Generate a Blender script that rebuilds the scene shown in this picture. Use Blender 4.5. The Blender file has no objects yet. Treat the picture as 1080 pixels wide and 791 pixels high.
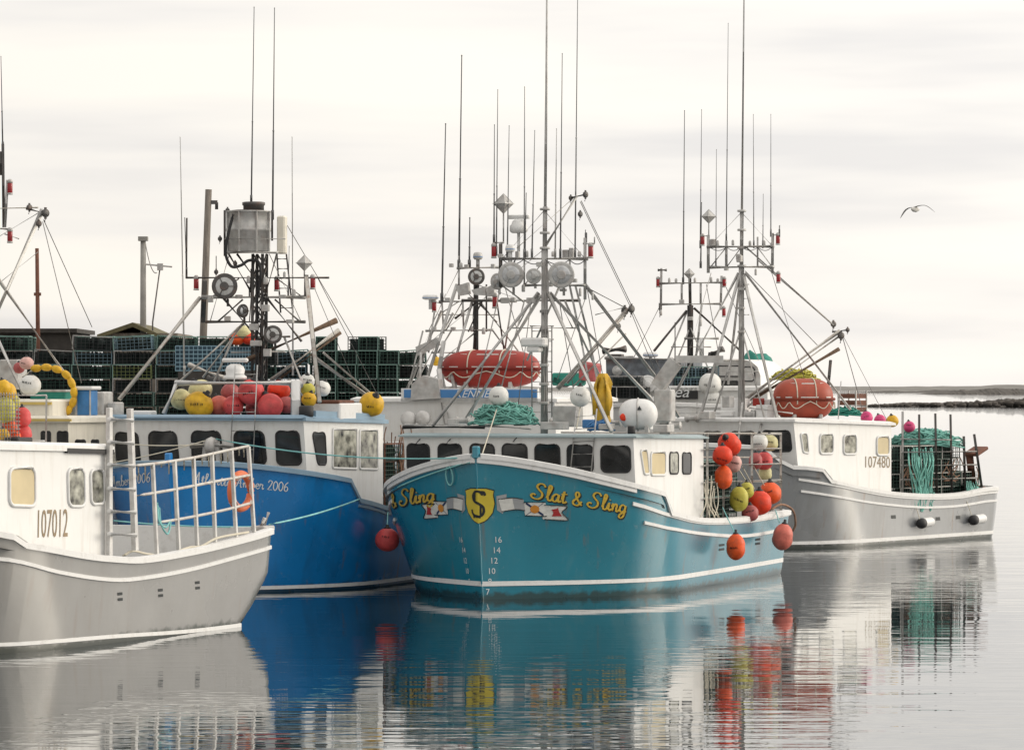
import bpy, math, random
from mathutils import Vector, Matrix
RND = random.Random(11)
SC = bpy.context.scene
COL = SC.collection
rad = math.radians

# ------------------------------------------------------------------ camera
F, CX, CY, CH = 4000.0, 540.0, 408.0, 4.5      # focal length in photo pixels, principal column, horizon row, eye height
cam_d = bpy.data.cameras.new('camera')
cam = bpy.data.objects.new('camera', cam_d); COL.objects.link(cam)
cam.location = (0, 0, CH); cam.rotation_euler = (rad(90), 0, 0)
cam_d.sensor_fit = 'HORIZONTAL'; cam_d.sensor_width = 36.0
cam_d.lens = F/1080*36.0
cam_d.shift_y = (CY-395.5)/1080
cam_d.clip_start = 1.0; cam_d.clip_end = 60000
SC.camera = cam

# ------------------------------------------------------------------ sky: thin overcast over a low sun
SUN_EL, SUN_AZ = rad(17), rad(80)              # azimuth clockwise from +Y (away from the camera)
W = bpy.data.worlds.new('World'); SC.world = W; W.use_nodes = True
nt = W.node_tree; N = nt.nodes; LK = nt.links
for n in list(N): N.remove(n)
out = N.new('ShaderNodeOutputWorld')
sky = N.new('ShaderNodeTexSky'); sky.sky_type = 'NISHITA'; sky.sun_disc = False
sky.sun_elevation = SUN_EL; sky.sun_rotation = SUN_AZ
bg1 = N.new('ShaderNodeBackground'); bg1.inputs['Strength'].default_value = 0.08
LK.new(sky.outputs[0], bg1.inputs['Color'])
tc = N.new('ShaderNodeTexCoord')
mp = N.new('ShaderNodeMapping'); mp.inputs['Scale'].default_value = (5, 5, 46); mp.inputs['Location'].default_value = (2.3, 0.4, 0.8)
LK.new(tc.outputs['Generated'], mp.inputs['Vector'])
nz = N.new('ShaderNodeTexNoise'); nz.inputs['Scale'].default_value = 1.0; nz.inputs['Detail'].default_value = 4; nz.inputs['Roughness'].default_value = 0.5
LK.new(mp.outputs[0], nz.inputs['Vector'])
cr = N.new('ShaderNodeValToRGB')
cr.color_ramp.elements[0].position = 0.33; cr.color_ramp.elements[0].color = (0.79, 0.765, 0.75, 1)
cr.color_ramp.elements[1].position = 0.62; cr.color_ramp.elements[1].color = (1.02, 0.965, 0.885, 1)
e = cr.color_ramp.elements.new(0.46); e.color = (0.92, 0.88, 0.835, 1)
LK.new(nz.outputs['Fac'], cr.inputs[0])
# brightness of the cloud deck by direction: brighter towards the sun on the right
dt = N.new('ShaderNodeVectorMath'); dt.operation = 'DOT_PRODUCT'
dt.inputs[1].default_value = (math.sin(SUN_AZ), math.cos(SUN_AZ), 1.0)
LK.new(tc.outputs['Generated'], dt.inputs[0])
mr = N.new('ShaderNodeMapRange'); mr.inputs['From Min'].default_value = -1; mr.inputs['From Max'].default_value = 1.4
mr.inputs['To Min'].default_value = 0.58; mr.inputs['To Max'].default_value = 1.68
LK.new(dt.outputs['Value'], mr.inputs['Value'])
bg2 = N.new('ShaderNodeBackground')
LK.new(cr.outputs[0], bg2.inputs['Color']); LK.new(mr.outputs[0], bg2.inputs['Strength'])
mx = N.new('ShaderNodeMixShader'); mx.inputs[0].default_value = 0.9
LK.new(bg1.outputs[0], mx.inputs[1]); LK.new(bg2.outputs[0], mx.inputs[2]); LK.new(mx.outputs[0], out.inputs['Surface'])

sd = bpy.data.lights.new('sun', 'SUN'); sd.energy = 1.9; sd.angle = rad(30); sd.color = (1.0, 0.91, 0.77)
sun = bpy.data.objects.new('sun', sd); COL.objects.link(sun)
sv = Vector((math.sin(SUN_AZ)*math.cos(SUN_EL), math.cos(SUN_AZ)*math.cos(SUN_EL), math.sin(SUN_EL)))
sun.rotation_euler = sv.to_track_quat('Z', 'Y').to_euler()
SC.view_settings.view_transform = 'Standard'; SC.view_settings.look = 'None'
SC.view_settings.exposure = 0.0; SC.view_settings.gamma = 1.0; SC.view_settings.use_curve_mapping = False
SC.render.engine = 'CYCLES'
SC.cycles.max_bounces = 6; SC.cycles.glossy_bounces = 3; SC.cycles.diffuse_bounces = 3

# ------------------------------------------------------------------ materials
MATS = {}
def mat(name, col, rough=0.5, metal=0.0, var=0.14, scale=2.0, stretch=(1, 1, 1), dirt=None, dirt_amt=0.0, dirt_scale=(6, 6, 0.7),
        bump=0.0, bscale=30, spec=0.5, coat=0.0, weed=False, scuff=0.0):
    m = bpy.data.materials.new(name); m.use_nodes = True
    nt = m.node_tree; n = nt.nodes; l = nt.links
    b = n['Principled BSDF']
    b.inputs['Roughness'].default_value = rough; b.inputs['Metallic'].default_value = metal
    b.inputs['Specular IOR Level'].default_value = spec; b.inputs['Coat Weight'].default_value = coat
    b.inputs['Coat Roughness'].default_value = 0.2
    t = n.new('ShaderNodeTexCoord'); mp = n.new('ShaderNodeMapping'); mp.inputs['Scale'].default_value = stretch
    l.new(t.outputs['Object'], mp.inputs['Vector'])
    z = n.new('ShaderNodeTexNoise'); z.inputs['Scale'].default_value = scale; z.inputs['Detail'].default_value = 5
    l.new(mp.outputs[0], z.inputs['Vector'])
    r = n.new('ShaderNodeMapRange'); r.inputs['From Min'].default_value = 0.3; r.inputs['From Max'].default_value = 0.7
    r.inputs['To Min'].default_value = 1-var; r.inputs['To Max'].default_value = 1+var*0.6
    l.new(z.outputs['Fac'], r.inputs['Value'])
    mm = n.new('ShaderNodeVectorMath'); mm.operation = 'SCALE'; mm.inputs[0].default_value = col[:3]
    l.new(r.outputs[0], mm.inputs['Scale'])
    last = mm.outputs[0]
    if dirt is not None:
        mp2 = n.new('ShaderNodeMapping'); mp2.inputs['Scale'].default_value = dirt_scale
        l.new(t.outputs['Object'], mp2.inputs['Vector'])
        z2 = n.new('ShaderNodeTexNoise'); z2.inputs['Scale'].default_value = 1.0; z2.inputs['Detail'].default_value = 7; z2.inputs['Roughness'].default_value = 0.65
        l.new(mp2.outputs[0], z2.inputs['Vector'])
        r2 = n.new('ShaderNodeMapRange'); r2.inputs['From Min'].default_value = 0.5; r2.inputs['From Max'].default_value = 0.78
        r2.inputs['To Min'].default_value = 0; r2.inputs['To Max'].default_value = dirt_amt
        l.new(z2.outputs['Fac'], r2.inputs['Value'])
        mixc = n.new('ShaderNodeMix'); mixc.data_type = 'RGBA'
        l.new(r2.outputs[0], mixc.inputs['Factor']); l.new(last, mixc.inputs['A']); mixc.inputs['B'].default_value = (*dirt[:3], 1)
        last = mixc.outputs['Result']
    if scuff:                                   # pale chalky rubs where fenders and lines chafe the paint
        mp4 = n.new('ShaderNodeMapping'); mp4.inputs['Scale'].default_value = (9, 1.3, 5); l.new(t.outputs['Object'], mp4.inputs['Vector'])
        z4 = n.new('ShaderNodeTexNoise'); z4.inputs['Scale'].default_value = 1.0; z4.inputs['Detail'].default_value = 9; z4.inputs['Roughness'].default_value = .75
        l.new(mp4.outputs[0], z4.inputs['Vector'])
        r4 = n.new('ShaderNodeMapRange'); r4.inputs['From Min'].default_value = .60; r4.inputs['From Max'].default_value = .74; r4.inputs['To Max'].default_value = scuff
        l.new(z4.outputs['Fac'], r4.inputs['Value'])
        m4 = n.new('ShaderNodeMix'); m4.data_type = 'RGBA'; l.new(r4.outputs[0], m4.inputs['Factor']); l.new(last, m4.inputs['A']); m4.inputs['B'].default_value = (.42, .43, .42, 1); last = m4.outputs['Result']
        mp6 = n.new('ShaderNodeMapping'); mp6.inputs['Scale'].default_value = (5, 3.2, .28); l.new(t.outputs['Object'], mp6.inputs['Vector'])
        z6 = n.new('ShaderNodeTexNoise'); z6.inputs['Scale'].default_value = 1.0; z6.inputs['Detail'].default_value = 6; l.new(mp6.outputs[0], z6.inputs['Vector'])
        r6 = n.new('ShaderNodeMapRange'); r6.inputs['From Min'].default_value = .62; r6.inputs['From Max'].default_value = .72; r6.inputs['To Max'].default_value = scuff*1.3
        l.new(z6.outputs['Fac'], r6.inputs['Value'])
        m6 = n.new('ShaderNodeMix'); m6.data_type = 'RGBA'; l.new(r6.outputs[0], m6.inputs['Factor']); l.new(last, m6.inputs['A']); m6.inputs['B'].default_value = (.20, .12, .07, 1); last = m6.outputs['Result']
    if weed:                                    # slime and weed along the waterline
        sx = n.new('ShaderNodeSeparateXYZ'); l.new(t.outputs['Object'], sx.inputs[0])
        z5 = n.new('ShaderNodeTexNoise'); z5.inputs['Scale'].default_value = 5; z5.inputs['Detail'].default_value = 6; l.new(t.outputs['Object'], z5.inputs['Vector'])
        ad = n.new('ShaderNodeMath'); ad.operation = 'MULTIPLY_ADD'; l.new(z5.outputs['Fac'], ad.inputs[0]); ad.inputs[1].default_value = -.30; l.new(sx.outputs['Z'], ad.inputs[2])
        r5 = n.new('ShaderNodeMapRange'); r5.inputs['From Min'].default_value = -.08; r5.inputs['From Max'].default_value = .02; r5.inputs['To Min'].default_value = .8; r5.inputs['To Max'].default_value = 0
        l.new(ad.outputs[0], r5.inputs['Value'])
        m5 = n.new('ShaderNodeMix'); m5.data_type = 'RGBA'; l.new(r5.outputs[0], m5.inputs['Factor']); l.new(last, m5.inputs['A']); m5.inputs['B'].default_value = (.025, .035, .022, 1); last = m5.outputs['Result']
    l.new(last, b.inputs['Base Color'])
    rr = n.new('ShaderNodeMapRange'); rr.inputs['To Min'].default_value = max(0.02, rough-0.1); rr.inputs['To Max'].default_value = min(1, rough+0.12)
    l.new(z.outputs['Fac'], rr.inputs['Value']); l.new(rr.outputs[0], b.inputs['Roughness'])
    if bump:
        z3 = n.new('ShaderNodeTexNoise'); z3.inputs['Scale'].default_value = bscale; z3.inputs['Detail'].default_value = 4
        l.new(t.outputs['Object'], z3.inputs['Vector'])
        bp = n.new('ShaderNodeBump'); bp.inputs['Strength'].default_value = 1.0; bp.inputs['Distance'].default_value = bump
        l.new(z3.outputs['Fac'], bp.inputs['Height']); l.new(bp.outputs[0], b.inputs['Normal'])
    MATS[name] = m
    return m
GRIME = (0.16, 0.13, 0.10); RUST = (0.22, 0.08, 0.03)
hull = dict(rough=0.28, var=0.12, scale=0.7, dirt_scale=(2.2, 2.2, 0.35), bump=0.016, bscale=0.9, coat=1.0, weed=True, scuff=.35)
M_TEAL = mat('teal_paint', (0.012, 0.22, 0.31), dirt=(0.14, 0.27, 0.29), dirt_amt=0.35, **hull)
M_BLUE = mat('blue_paint', (0.005, 0.23, 0.62), dirt=(0.02, 0.05, 0.12), dirt_amt=0.4, **hull)
M_GREY = mat('grey_paint', (0.30, 0.295, 0.285), dirt=(0.22, 0.20, 0.17), dirt_amt=0.3, **{**hull, 'scuff': .14})
M_GREY2 = mat('pale_grey_paint', (0.28, 0.29, 0.30), dirt=(0.17, 0.16, 0.14), dirt_amt=0.5, **hull)
M_WHITE = mat('white_gelcoat', (0.78, 0.78, 0.765), rough=0.35, var=0.05, scale=1.2, dirt=(0.42, 0.36, 0.28), dirt_amt=0.34, dirt_scale=(5, 5, 0.6), coat=0.2)
M_TRIM = mat('white_trim', (0.76, 0.76, 0.75), rough=0.4, var=0.08, scale=4, dirt=GRIME, dirt_amt=0.4, dirt_scale=(4, 4, 4))
M_CREAM = mat('cream_gelcoat', (0.74, 0.70, 0.60), rough=0.4, var=0.06, dirt=GRIME, dirt_amt=0.3)
M_YTRIM = mat('yellow_trim', (0.62, 0.46, 0.14), rough=0.5)
M_BTRIM = mat('blue_grey_trim', (0.22, 0.33, 0.43), rough=0.5)
M_BAND = mat('blue_band', (0.06, 0.22, 0.50), rough=0.4)
M_DECK = mat('deck_grey', (0.22, 0.22, 0.21), rough=0.8, dirt=GRIME, dirt_amt=0.6, dirt_scale=(2, 2, 2))
M_RUBBER = mat('black_rubber', (0.022, 0.022, 0.024), rough=0.6)
M_GLASS = mat('dark_glass', (0.026, 0.028, 0.03), rough=0.07, var=0.8, scale=1.6, spec=0.6)
M_TAN = mat('drawn_blind', (0.60, 0.50, 0.30), rough=0.5, var=0.12, scale=2)
M_REFLGLASS = mat('painted_reflection_glass', (0.33, 0.33, 0.28), rough=0.12, var=1.0, scale=4.5)  # pale and dark mottling in the base colour imitates reflections on the panes
M_ALU = mat('aluminium', (0.60, 0.595, 0.58), rough=0.4, metal=0.15, var=0.2, scale=3, dirt=(0.20, 0.17, 0.14), dirt_amt=0.5, dirt_scale=(5, 5, 5))
M_GALV = mat('galvanised_steel', (0.48, 0.475, 0.46), rough=0.45, metal=0.15, var=0.25, scale=6, dirt=RUST, dirt_amt=0.35, dirt_scale=(4, 4, 4))
M_DARKM = mat('dark_steel', (0.12, 0.115, 0.11), rough=0.55, metal=0.4, var=0.3, scale=5, dirt=RUST, dirt_amt=0.5, dirt_scale=(5, 5, 5))
M_RAILW = mat('painted_rail', (0.56, 0.54, 0.50), rough=0.45, var=0.15, dirt=RUST, dirt_amt=0.8, dirt_scale=(7, 7, 7))
M_WHIP = mat('fibreglass_whip', (0.30, 0.30, 0.30), rough=0.5, var=0.1)
M_WHIPD = mat('dark_whip', (0.15, 0.15, 0.15), rough=0.5)
M_WHIPL = mat('white_whip', (0.62, 0.61, 0.58), rough=0.5)
M_RED = mat('red_lamp_glass', (0.30, 0.015, 0.02), rough=0.25)
M_LENS = mat('lamp_lens', (0.52, 0.53, 0.52), rough=0.2, var=0.2, scale=12, coat=0.5)
M_LENSD = mat('lamp_reflector', (0.50, 0.51, 0.52), rough=0.3, metal=0.5, var=0.3, scale=6)
M_RAFT = mat('red_fibreglass', (0.33, 0.022, 0.012), rough=0.45, var=0.18, scale=3, dirt=(0.14, 0.04, 0.03), dirt_amt=0.5, dirt_scale=(4, 4, 1))
M_RAFT2 = mat('orange_brown_fibreglass', (0.37, 0.06, 0.028), rough=0.5, var=0.18, scale=3, dirt=(0.16, 0.05, 0.03), dirt_amt=0.5, dirt_scale=(4, 4, 1))
M_TAPE = mat('reflective_tape', (0.78, 0.76, 0.72), rough=0.4)
M_ROPEW = mat('pale_rope', (0.60, 0.56, 0.46), rough=0.9, bump=0.004, bscale=60)
M_ROPET = mat('teal_rope', (0.18, 0.44, 0.38), rough=0.85, var=0.35, scale=9, bump=0.006, bscale=50)
M_ROPEC = mat('turquoise_line', (0.22, 0.52, 0.52), rough=0.8, var=0.2)
M_ROPEO = mat('brown_rope', (0.26, 0.15, 0.10), rough=0.9, var=0.4, scale=10)
M_WIRE = mat('stay_wire', (0.34, 0.33, 0.32), rough=0.5, metal=0.3)
by = dict(rough=0.5, spec=.35, scale=7, var=0.22, dirt=(0.16, 0.07, 0.05), dirt_amt=0.5, dirt_scale=(5, 5, 5), bump=0.006, bscale=14)
M_DTRIM = mat('grey_green_trim', (0.30, 0.38, 0.40), rough=0.5)
M_B = {'red': mat('red_buoy', (0.76, 0.05, 0.015), **by), 'orange': mat('orange_buoy', (0.78, 0.10, 0.018), **by), 'pink': mat('pink_buoy', (0.66, 0.085, 0.085), **by),
       'coral': mat('coral_buoy', (0.62, 0.16, 0.12), **by), 'yellow': mat('yellow_buoy', (0.68, 0.40, 0.02), **by),
       'lime': mat('lime_yellow_buoy', (0.50, 0.46, 0.07), **by), 'pale': mat('pale_yellow_buoy', (0.60, 0.56, 0.30), **by),
       'white': mat('white_buoy', (0.72, 0.72, 0.69), rough=0.5, scale=7, var=0.1, dirt=(0.35, 0.30, 0.25), dirt_amt=0.5, dirt_scale=(5, 5, 5)),
       'rose': mat('faded_rose_buoy', (0.66, 0.40, 0.36), **by), 'magenta': mat('magenta_buoy', (0.62, 0.06, 0.20), **by),
       'dullred': mat('faded_red_buoy', (0.42, 0.10, 0.10), **by)}
M_TRAP = mat('green_coated_wire', (0.028, 0.075, 0.058), rough=0.6, var=0.4, scale=5)
M_TRAPK = mat('black_coated_wire', (0.03, 0.034, 0.036), rough=0.6, var=0.4, scale=5)
M_TRAPB = mat('blue_grey_wire', (0.16, 0.25, 0.30), rough=0.6, var=0.4, scale=5)
M_TRAPY = mat('yellow_green_wire', (0.20, 0.24, 0.09), rough=0.6, var=0.4, scale=5)
M_TRAPL = mat('pale_green_wire', (0.20, 0.33, 0.29), rough=0.6, var=0.3)
M_NET = mat('dark_trap_netting', (0.012, 0.022, 0.020), rough=0.9, var=0.5, scale=9)
M_WOOD = mat('weathered_wood', (0.20, 0.175, 0.15), rough=0.85, var=0.35, scale=5, stretch=(3, 3, 0.4), dirt=(0.07, 0.06, 0.05), dirt_amt=0.6, bump=0.01, bscale=20)
M_BRWOOD = mat('brown_timber', (0.15, 0.095, 0.06), rough=0.8, var=0.35, scale=4, stretch=(3, 3, 0.4))
M_PILE = mat('wet_timber', (0.05, 0.045, 0.04), rough=0.8, var=0.4, scale=4)
M_RUSTY = mat('rusty_steel', (0.16, 0.065, 0.04), rough=0.8, var=0.35, scale=5)
M_ROOF = mat('mossy_shingle', (0.13, 0.115, 0.06), rough=0.9, var=0.35, scale=5)
M_CONC = mat('concrete', (0.30, 0.29, 0.27), rough=0.85, var=0.25, scale=1.5, dirt=GRIME, dirt_amt=0.5, dirt_scale=(2, 2, .5))
M_OIL = mat('yellow_oilskin', (0.66, 0.40, 0.03), rough=0.5, var=0.3, scale=6)
M_BLUEP = mat('blue_plastic', (0.04, 0.19, 0.45), rough=0.4, var=0.25, scale=5)
M_GOLD = mat('gold_lettering', (0.62, 0.42, 0.05), rough=0.5, var=0.08, scale=5)
M_BLACK = mat('black_lettering', (0.015, 0.02, 0.022), rough=0.5)
M_BRONZE = mat('bronze_digits', (0.26, 0.19, 0.11), rough=0.5)
M_WLET = mat('white_lettering', (0.76, 0.78, 0.78), rough=0.5)
M_SHIELD = mat('yellow_shield_paint', (0.66, 0.52, 0.05), rough=0.45)
M_BANNER = mat('banner_white', (0.70, 0.70, 0.66), rough=0.5, var=0.12, scale=8)
M_BANG = mat('banner_grey', (0.36, 0.37, 0.38), rough=0.5)
M_NAVY = mat('navy_line', (0.015, 0.03, 0.10), rough=0.5)
M_ORG = mat('orange_emblem', (0.60, 0.24, 0.03), rough=0.5)
M_REDE = mat('red_emblem', (0.40, 0.03, 0.03), rough=0.5)
M_ORING = mat('orange_lifebuoy', (0.68, 0.17, 0.07), rough=0.6, var=0.15, scale=8)
M_TARP = mat('teal_tarpaulin', (0.02, 0.22, 0.17), rough=0.7, var=0.25, scale=5)
M_FEATHG = mat('grey_feather', (0.22, 0.22, 0.22), rough=0.8)
M_FEATHW = mat('white_feather', (0.62, 0.61, 0.58), rough=0.8)

# ------------------------------------------------------------------ mesh helpers
def frame_of(d, up=Vector((0, 0, 1))):
    d = d.normalized()
    if abs(d.dot(up)) > 0.97: up = Vector((0, 1, 0))
    a = d.cross(up).normalized(); b = a.cross(d).normalized()
    return a, b
class MB:
    def __init__(s): s.v = []; s.f = []; s.mi = []; s.sm = []
    def add(s, vs, fs, mi=0, smooth=False):
        o = len(s.v); s.v += [tuple(v) for v in vs]
        for f in fs:
            s.f.append([i+o for i in f]); s.mi.append(mi); s.sm.append(smooth)
        return s
    def box(s, c, size, rot=None, mi=0, ch=0.0):
        c = Vector(c); hx, hy, hz = size[0]/2, size[1]/2, size[2]/2
        if ch:
            pts = []
            for sx, sy, sz in ((-1,-1,-1),(1,-1,-1),(1,1,-1),(-1,1,-1),(-1,-1,1),(1,-1,1),(1,1,1),(-1,1,1)):
                pts += [(sx*(hx-ch), sy*(hy-ch), sz*hz), (sx*hx, sy*(hy-ch), sz*(hz-ch)), (sx*(hx-ch), sy*hy, sz*(hz-ch))]
            fs = [(9,6,3,0), (12,15,18,21), (1,4,16,13), (4+3,10,22,19), (2,14,23,11), (5,8,20,17)]
            fs = [(0,9,6,3), (12,15,18,21), (4,7,19,16), (10,1,13,22), (2,5,17,14), (8,11,23,20)]
            for a, b in ((0,1),(3,2)):
                k, q = a*3, b*3
            E = [(0,1,'y'),(1,2,'x'),(2,3,'y'),(3,0,'x'),(4,5,'y'),(5,6,'x'),(6,7,'y'),(7,4,'x')]
            for a, b, ax in E:
                k = 2 if ax == 'y' else 1
                fs.append((a*3, b*3, b*3+k, a*3+k))
            for a in range(4):
                b = a+4; fs.append((a*3+1, a*3+2, b*3+2, b*3+1))
            for a in range(8): fs.append((a*3, a*3+1, a*3+2))
        else:
            pts = [(sx*hx, sy*hy, sz*hz) for sx, sy, sz in ((-1,-1,-1),(1,-1,-1),(1,1,-1),(-1,1,-1),(-1,-1,1),(1,-1,1),(1,1,1),(-1,1,1))]
            fs = [(0,3,2,1),(4,5,6,7),(0,1,5,4),(1,2,6,5),(2,3,7,6),(3,0,4,7)]
        P = [Vector(p) for p in pts]
        if rot is not None: P = [rot @ p for p in P]
        return s.add([p+c for p in P], fs, mi)
    def beam(s, a, b, w, h=None, mi=0, up=Vector((0, 0, 1))):
        a, b = Vector(a), Vector(b); h = h or w
        x, y = frame_of(b-a, up)
        vs = [q + x*sx*w/2 + y*sy*h/2 for q in (a, b) for sx, sy in ((-1,-1),(1,-1),(1,1),(-1,1))]
        return s.add(vs, [(0,1,2,3),(7,6,5,4),(0,4,5,1),(1,5,6,2),(2,6,7,3),(3,7,4,0)], mi)
    def tube(s, pts, r, n=8, mi=0, closed=False):
        pts = [Vector(p) for p in pts]; m = len(pts)
        rs = r if isinstance(r, (list, tuple)) else [r]*m
        vs = []; fs = []; px = None
        for i, p in enumerate(pts):
            if closed: d = pts[(i+1) % m]-pts[i-1]
            else: d = pts[min(i+1, m-1)]-pts[max(i-1, 0)]
            if d.length < 1e-9: d = Vector((0, 0, 1))
            d.normalize()
            if px is None: x, y = frame_of(d)
            else:
                x = px - d*px.dot(d)
                if x.length < 1e-6: x, y = frame_of(d)
                x.normalize(); y = d.cross(x)
            px = x
            for k in range(n):
                t = 2*math.pi*k/n; vs.append(p + (x*math.cos(t)+y*math.sin(t))*rs[i])
        for i in range(m if closed else m-1):
            j = (i+1) % m
            for k in range(n):
                q = (k+1) % n; fs.append((i*n+k, i*n+q, j*n+q, j*n+k))
        if not closed: fs += [tuple(range(n-1, -1, -1)), tuple((m-1)*n+k for k in range(n))]
        return s.add(vs, fs, mi, True)
    def ell(s, c, r, rot=None, seg=20, rings=12, mi=0, fn=None):
        c = Vector(c); vs = []; fs = []
        for i in range(rings+1):
            th = math.pi*i/rings
            for k in range(seg):
                ph = 2*math.pi*k/seg
                p = Vector((math.sin(th)*math.cos(ph), math.sin(th)*math.sin(ph), math.cos(th)))
                if fn: p = fn(p)
                p = Vector((p.x*r[0], p.y*r[1], p.z*r[2]))
                if rot is not None: p = rot @ p
                vs.append(p+c)
        for i in range(rings):
            for k in range(seg):
                q = (k+1) % seg; fs.append((i*seg+k, (i+1)*seg+k, (i+1)*seg+q, i*seg+q))
        return s.add(vs, fs, mi, True)
    def lathe(s, prof, n=20, mx=None, mi=0, smooth=True):
        vs = []; fs = []; mx = mx or Matrix.Identity(4)
        for r, z in prof:
            for k in range(n):
                t = 2*math.pi*k/n; vs.append(mx @ Vector((r*math.cos(t), r*math.sin(t), z)))
        for i in range(len(prof)-1):
            for k in range(n):
                q = (k+1) % n; fs.append((i*n+k, i*n+q, (i+1)*n+q, (i+1)*n+k))
        if prof[0][0] > 1e-4: fs.append(tuple(range(n-1, -1, -1)))
        if prof[-1][0] > 1e-4: fs.append(tuple((len(prof)-1)*n+k for k in range(n)))
        return s.add(vs, fs, mi, smooth)
    def sheet(s, rows, mi=0, smooth=True, flip=False):
        n = len(rows[0]); vs = [p for r in rows for p in r]; fs = []
        for i in range(len(rows)-1):
            for k in range(n-1):
                f = (i*n+k, i*n+k+1, (i+1)*n+k+1, (i+1)*n+k)
                fs.append(f[::-1] if flip else f)
        return s.add(vs, fs, mi, smooth)
    def poly(s, pts, mi=0): return s.add(pts, [tuple(range(len(pts)))], mi)
    def prism(s, a, b, mi=0):
        n = len(a); vs = list(a)+list(b)
        return s.add(vs, [tuple(range(n-1, -1, -1)), tuple(range(n, 2*n))]+[(i, (i+1) % n, n+(i+1) % n, n+i) for i in range(n)], mi)
    def build(s, name, mats, parent=None):
        me = bpy.data.meshes.new(name); me.from_pydata(s.v, [], s.f)
        if not isinstance(mats, (list, tuple)): mats = [mats]
        for m in mats: me.materials.append(m)
        me.polygons.foreach_set('material_index', s.mi); me.polygons.foreach_set('use_smooth', s.sm)
        me.update()
        o = bpy.data.objects.new(name, me); COL.objects.link(o)
        if parent is not None: o.parent = parent
        return o
def catmull(pts, k=6):
    P = [Vector(p) for p in pts]
    if len(P) < 3: return P
    Q = [P[0]*2-P[1]]+P+[P[-1]*2-P[-2]]; o = []
    for i in range(1, len(Q)-2):
        a, b, c, d = Q[i-1:i+3]
        for j in range(k):
            t = j/k
            o.append(0.5*((2*b)+(c-a)*t+(2*a-5*b+4*c-d)*t*t+(3*b-a-3*c+d)*t**3))
    o.append(P[-1]); return o
def sag(a, b, drop, n=14):
    a, b = Vector(a), Vector(b)
    return [a.lerp(b, i/n)-Vector((0, 0, drop*4*(i/n)*(1-i/n))) for i in range(n+1)]
def at(px, py, Y): return Vector(((px-CX)/F*Y, Y, CH-(py-CY)/F*Y))
def tag(o, label=None, cat=None, group=None, kind=None):
    if label: o['label'] = label
    if cat: o['category'] = cat
    if group: o['group'] = group
    if kind: o['kind'] = kind
    return o
def thing(name, label, cat, loc=(0, 0, 0), rotz=0.0, group=None):
    o = bpy.data.objects.new(name, None); COL.objects.link(o); o.empty_display_size = 0.3
    o.location = loc; o.rotation_euler = (0, 0, rotz)
    return tag(o, label, cat, group)
def dup(root, loc, rotz=None, label=None, group=None):
    r = root.copy(); COL.objects.link(r); r.location = loc
    if rotz is not None: r.rotation_euler = (0, 0, rotz)
    if label: r['label'] = label
    if group: r['group'] = group
    for ch in list(root.children):
        c = ch.copy(); COL.objects.link(c); c.parent = r
        for g in list(ch.children):
            d = g.copy(); COL.objects.link(d); d.parent = c
    return r

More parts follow.
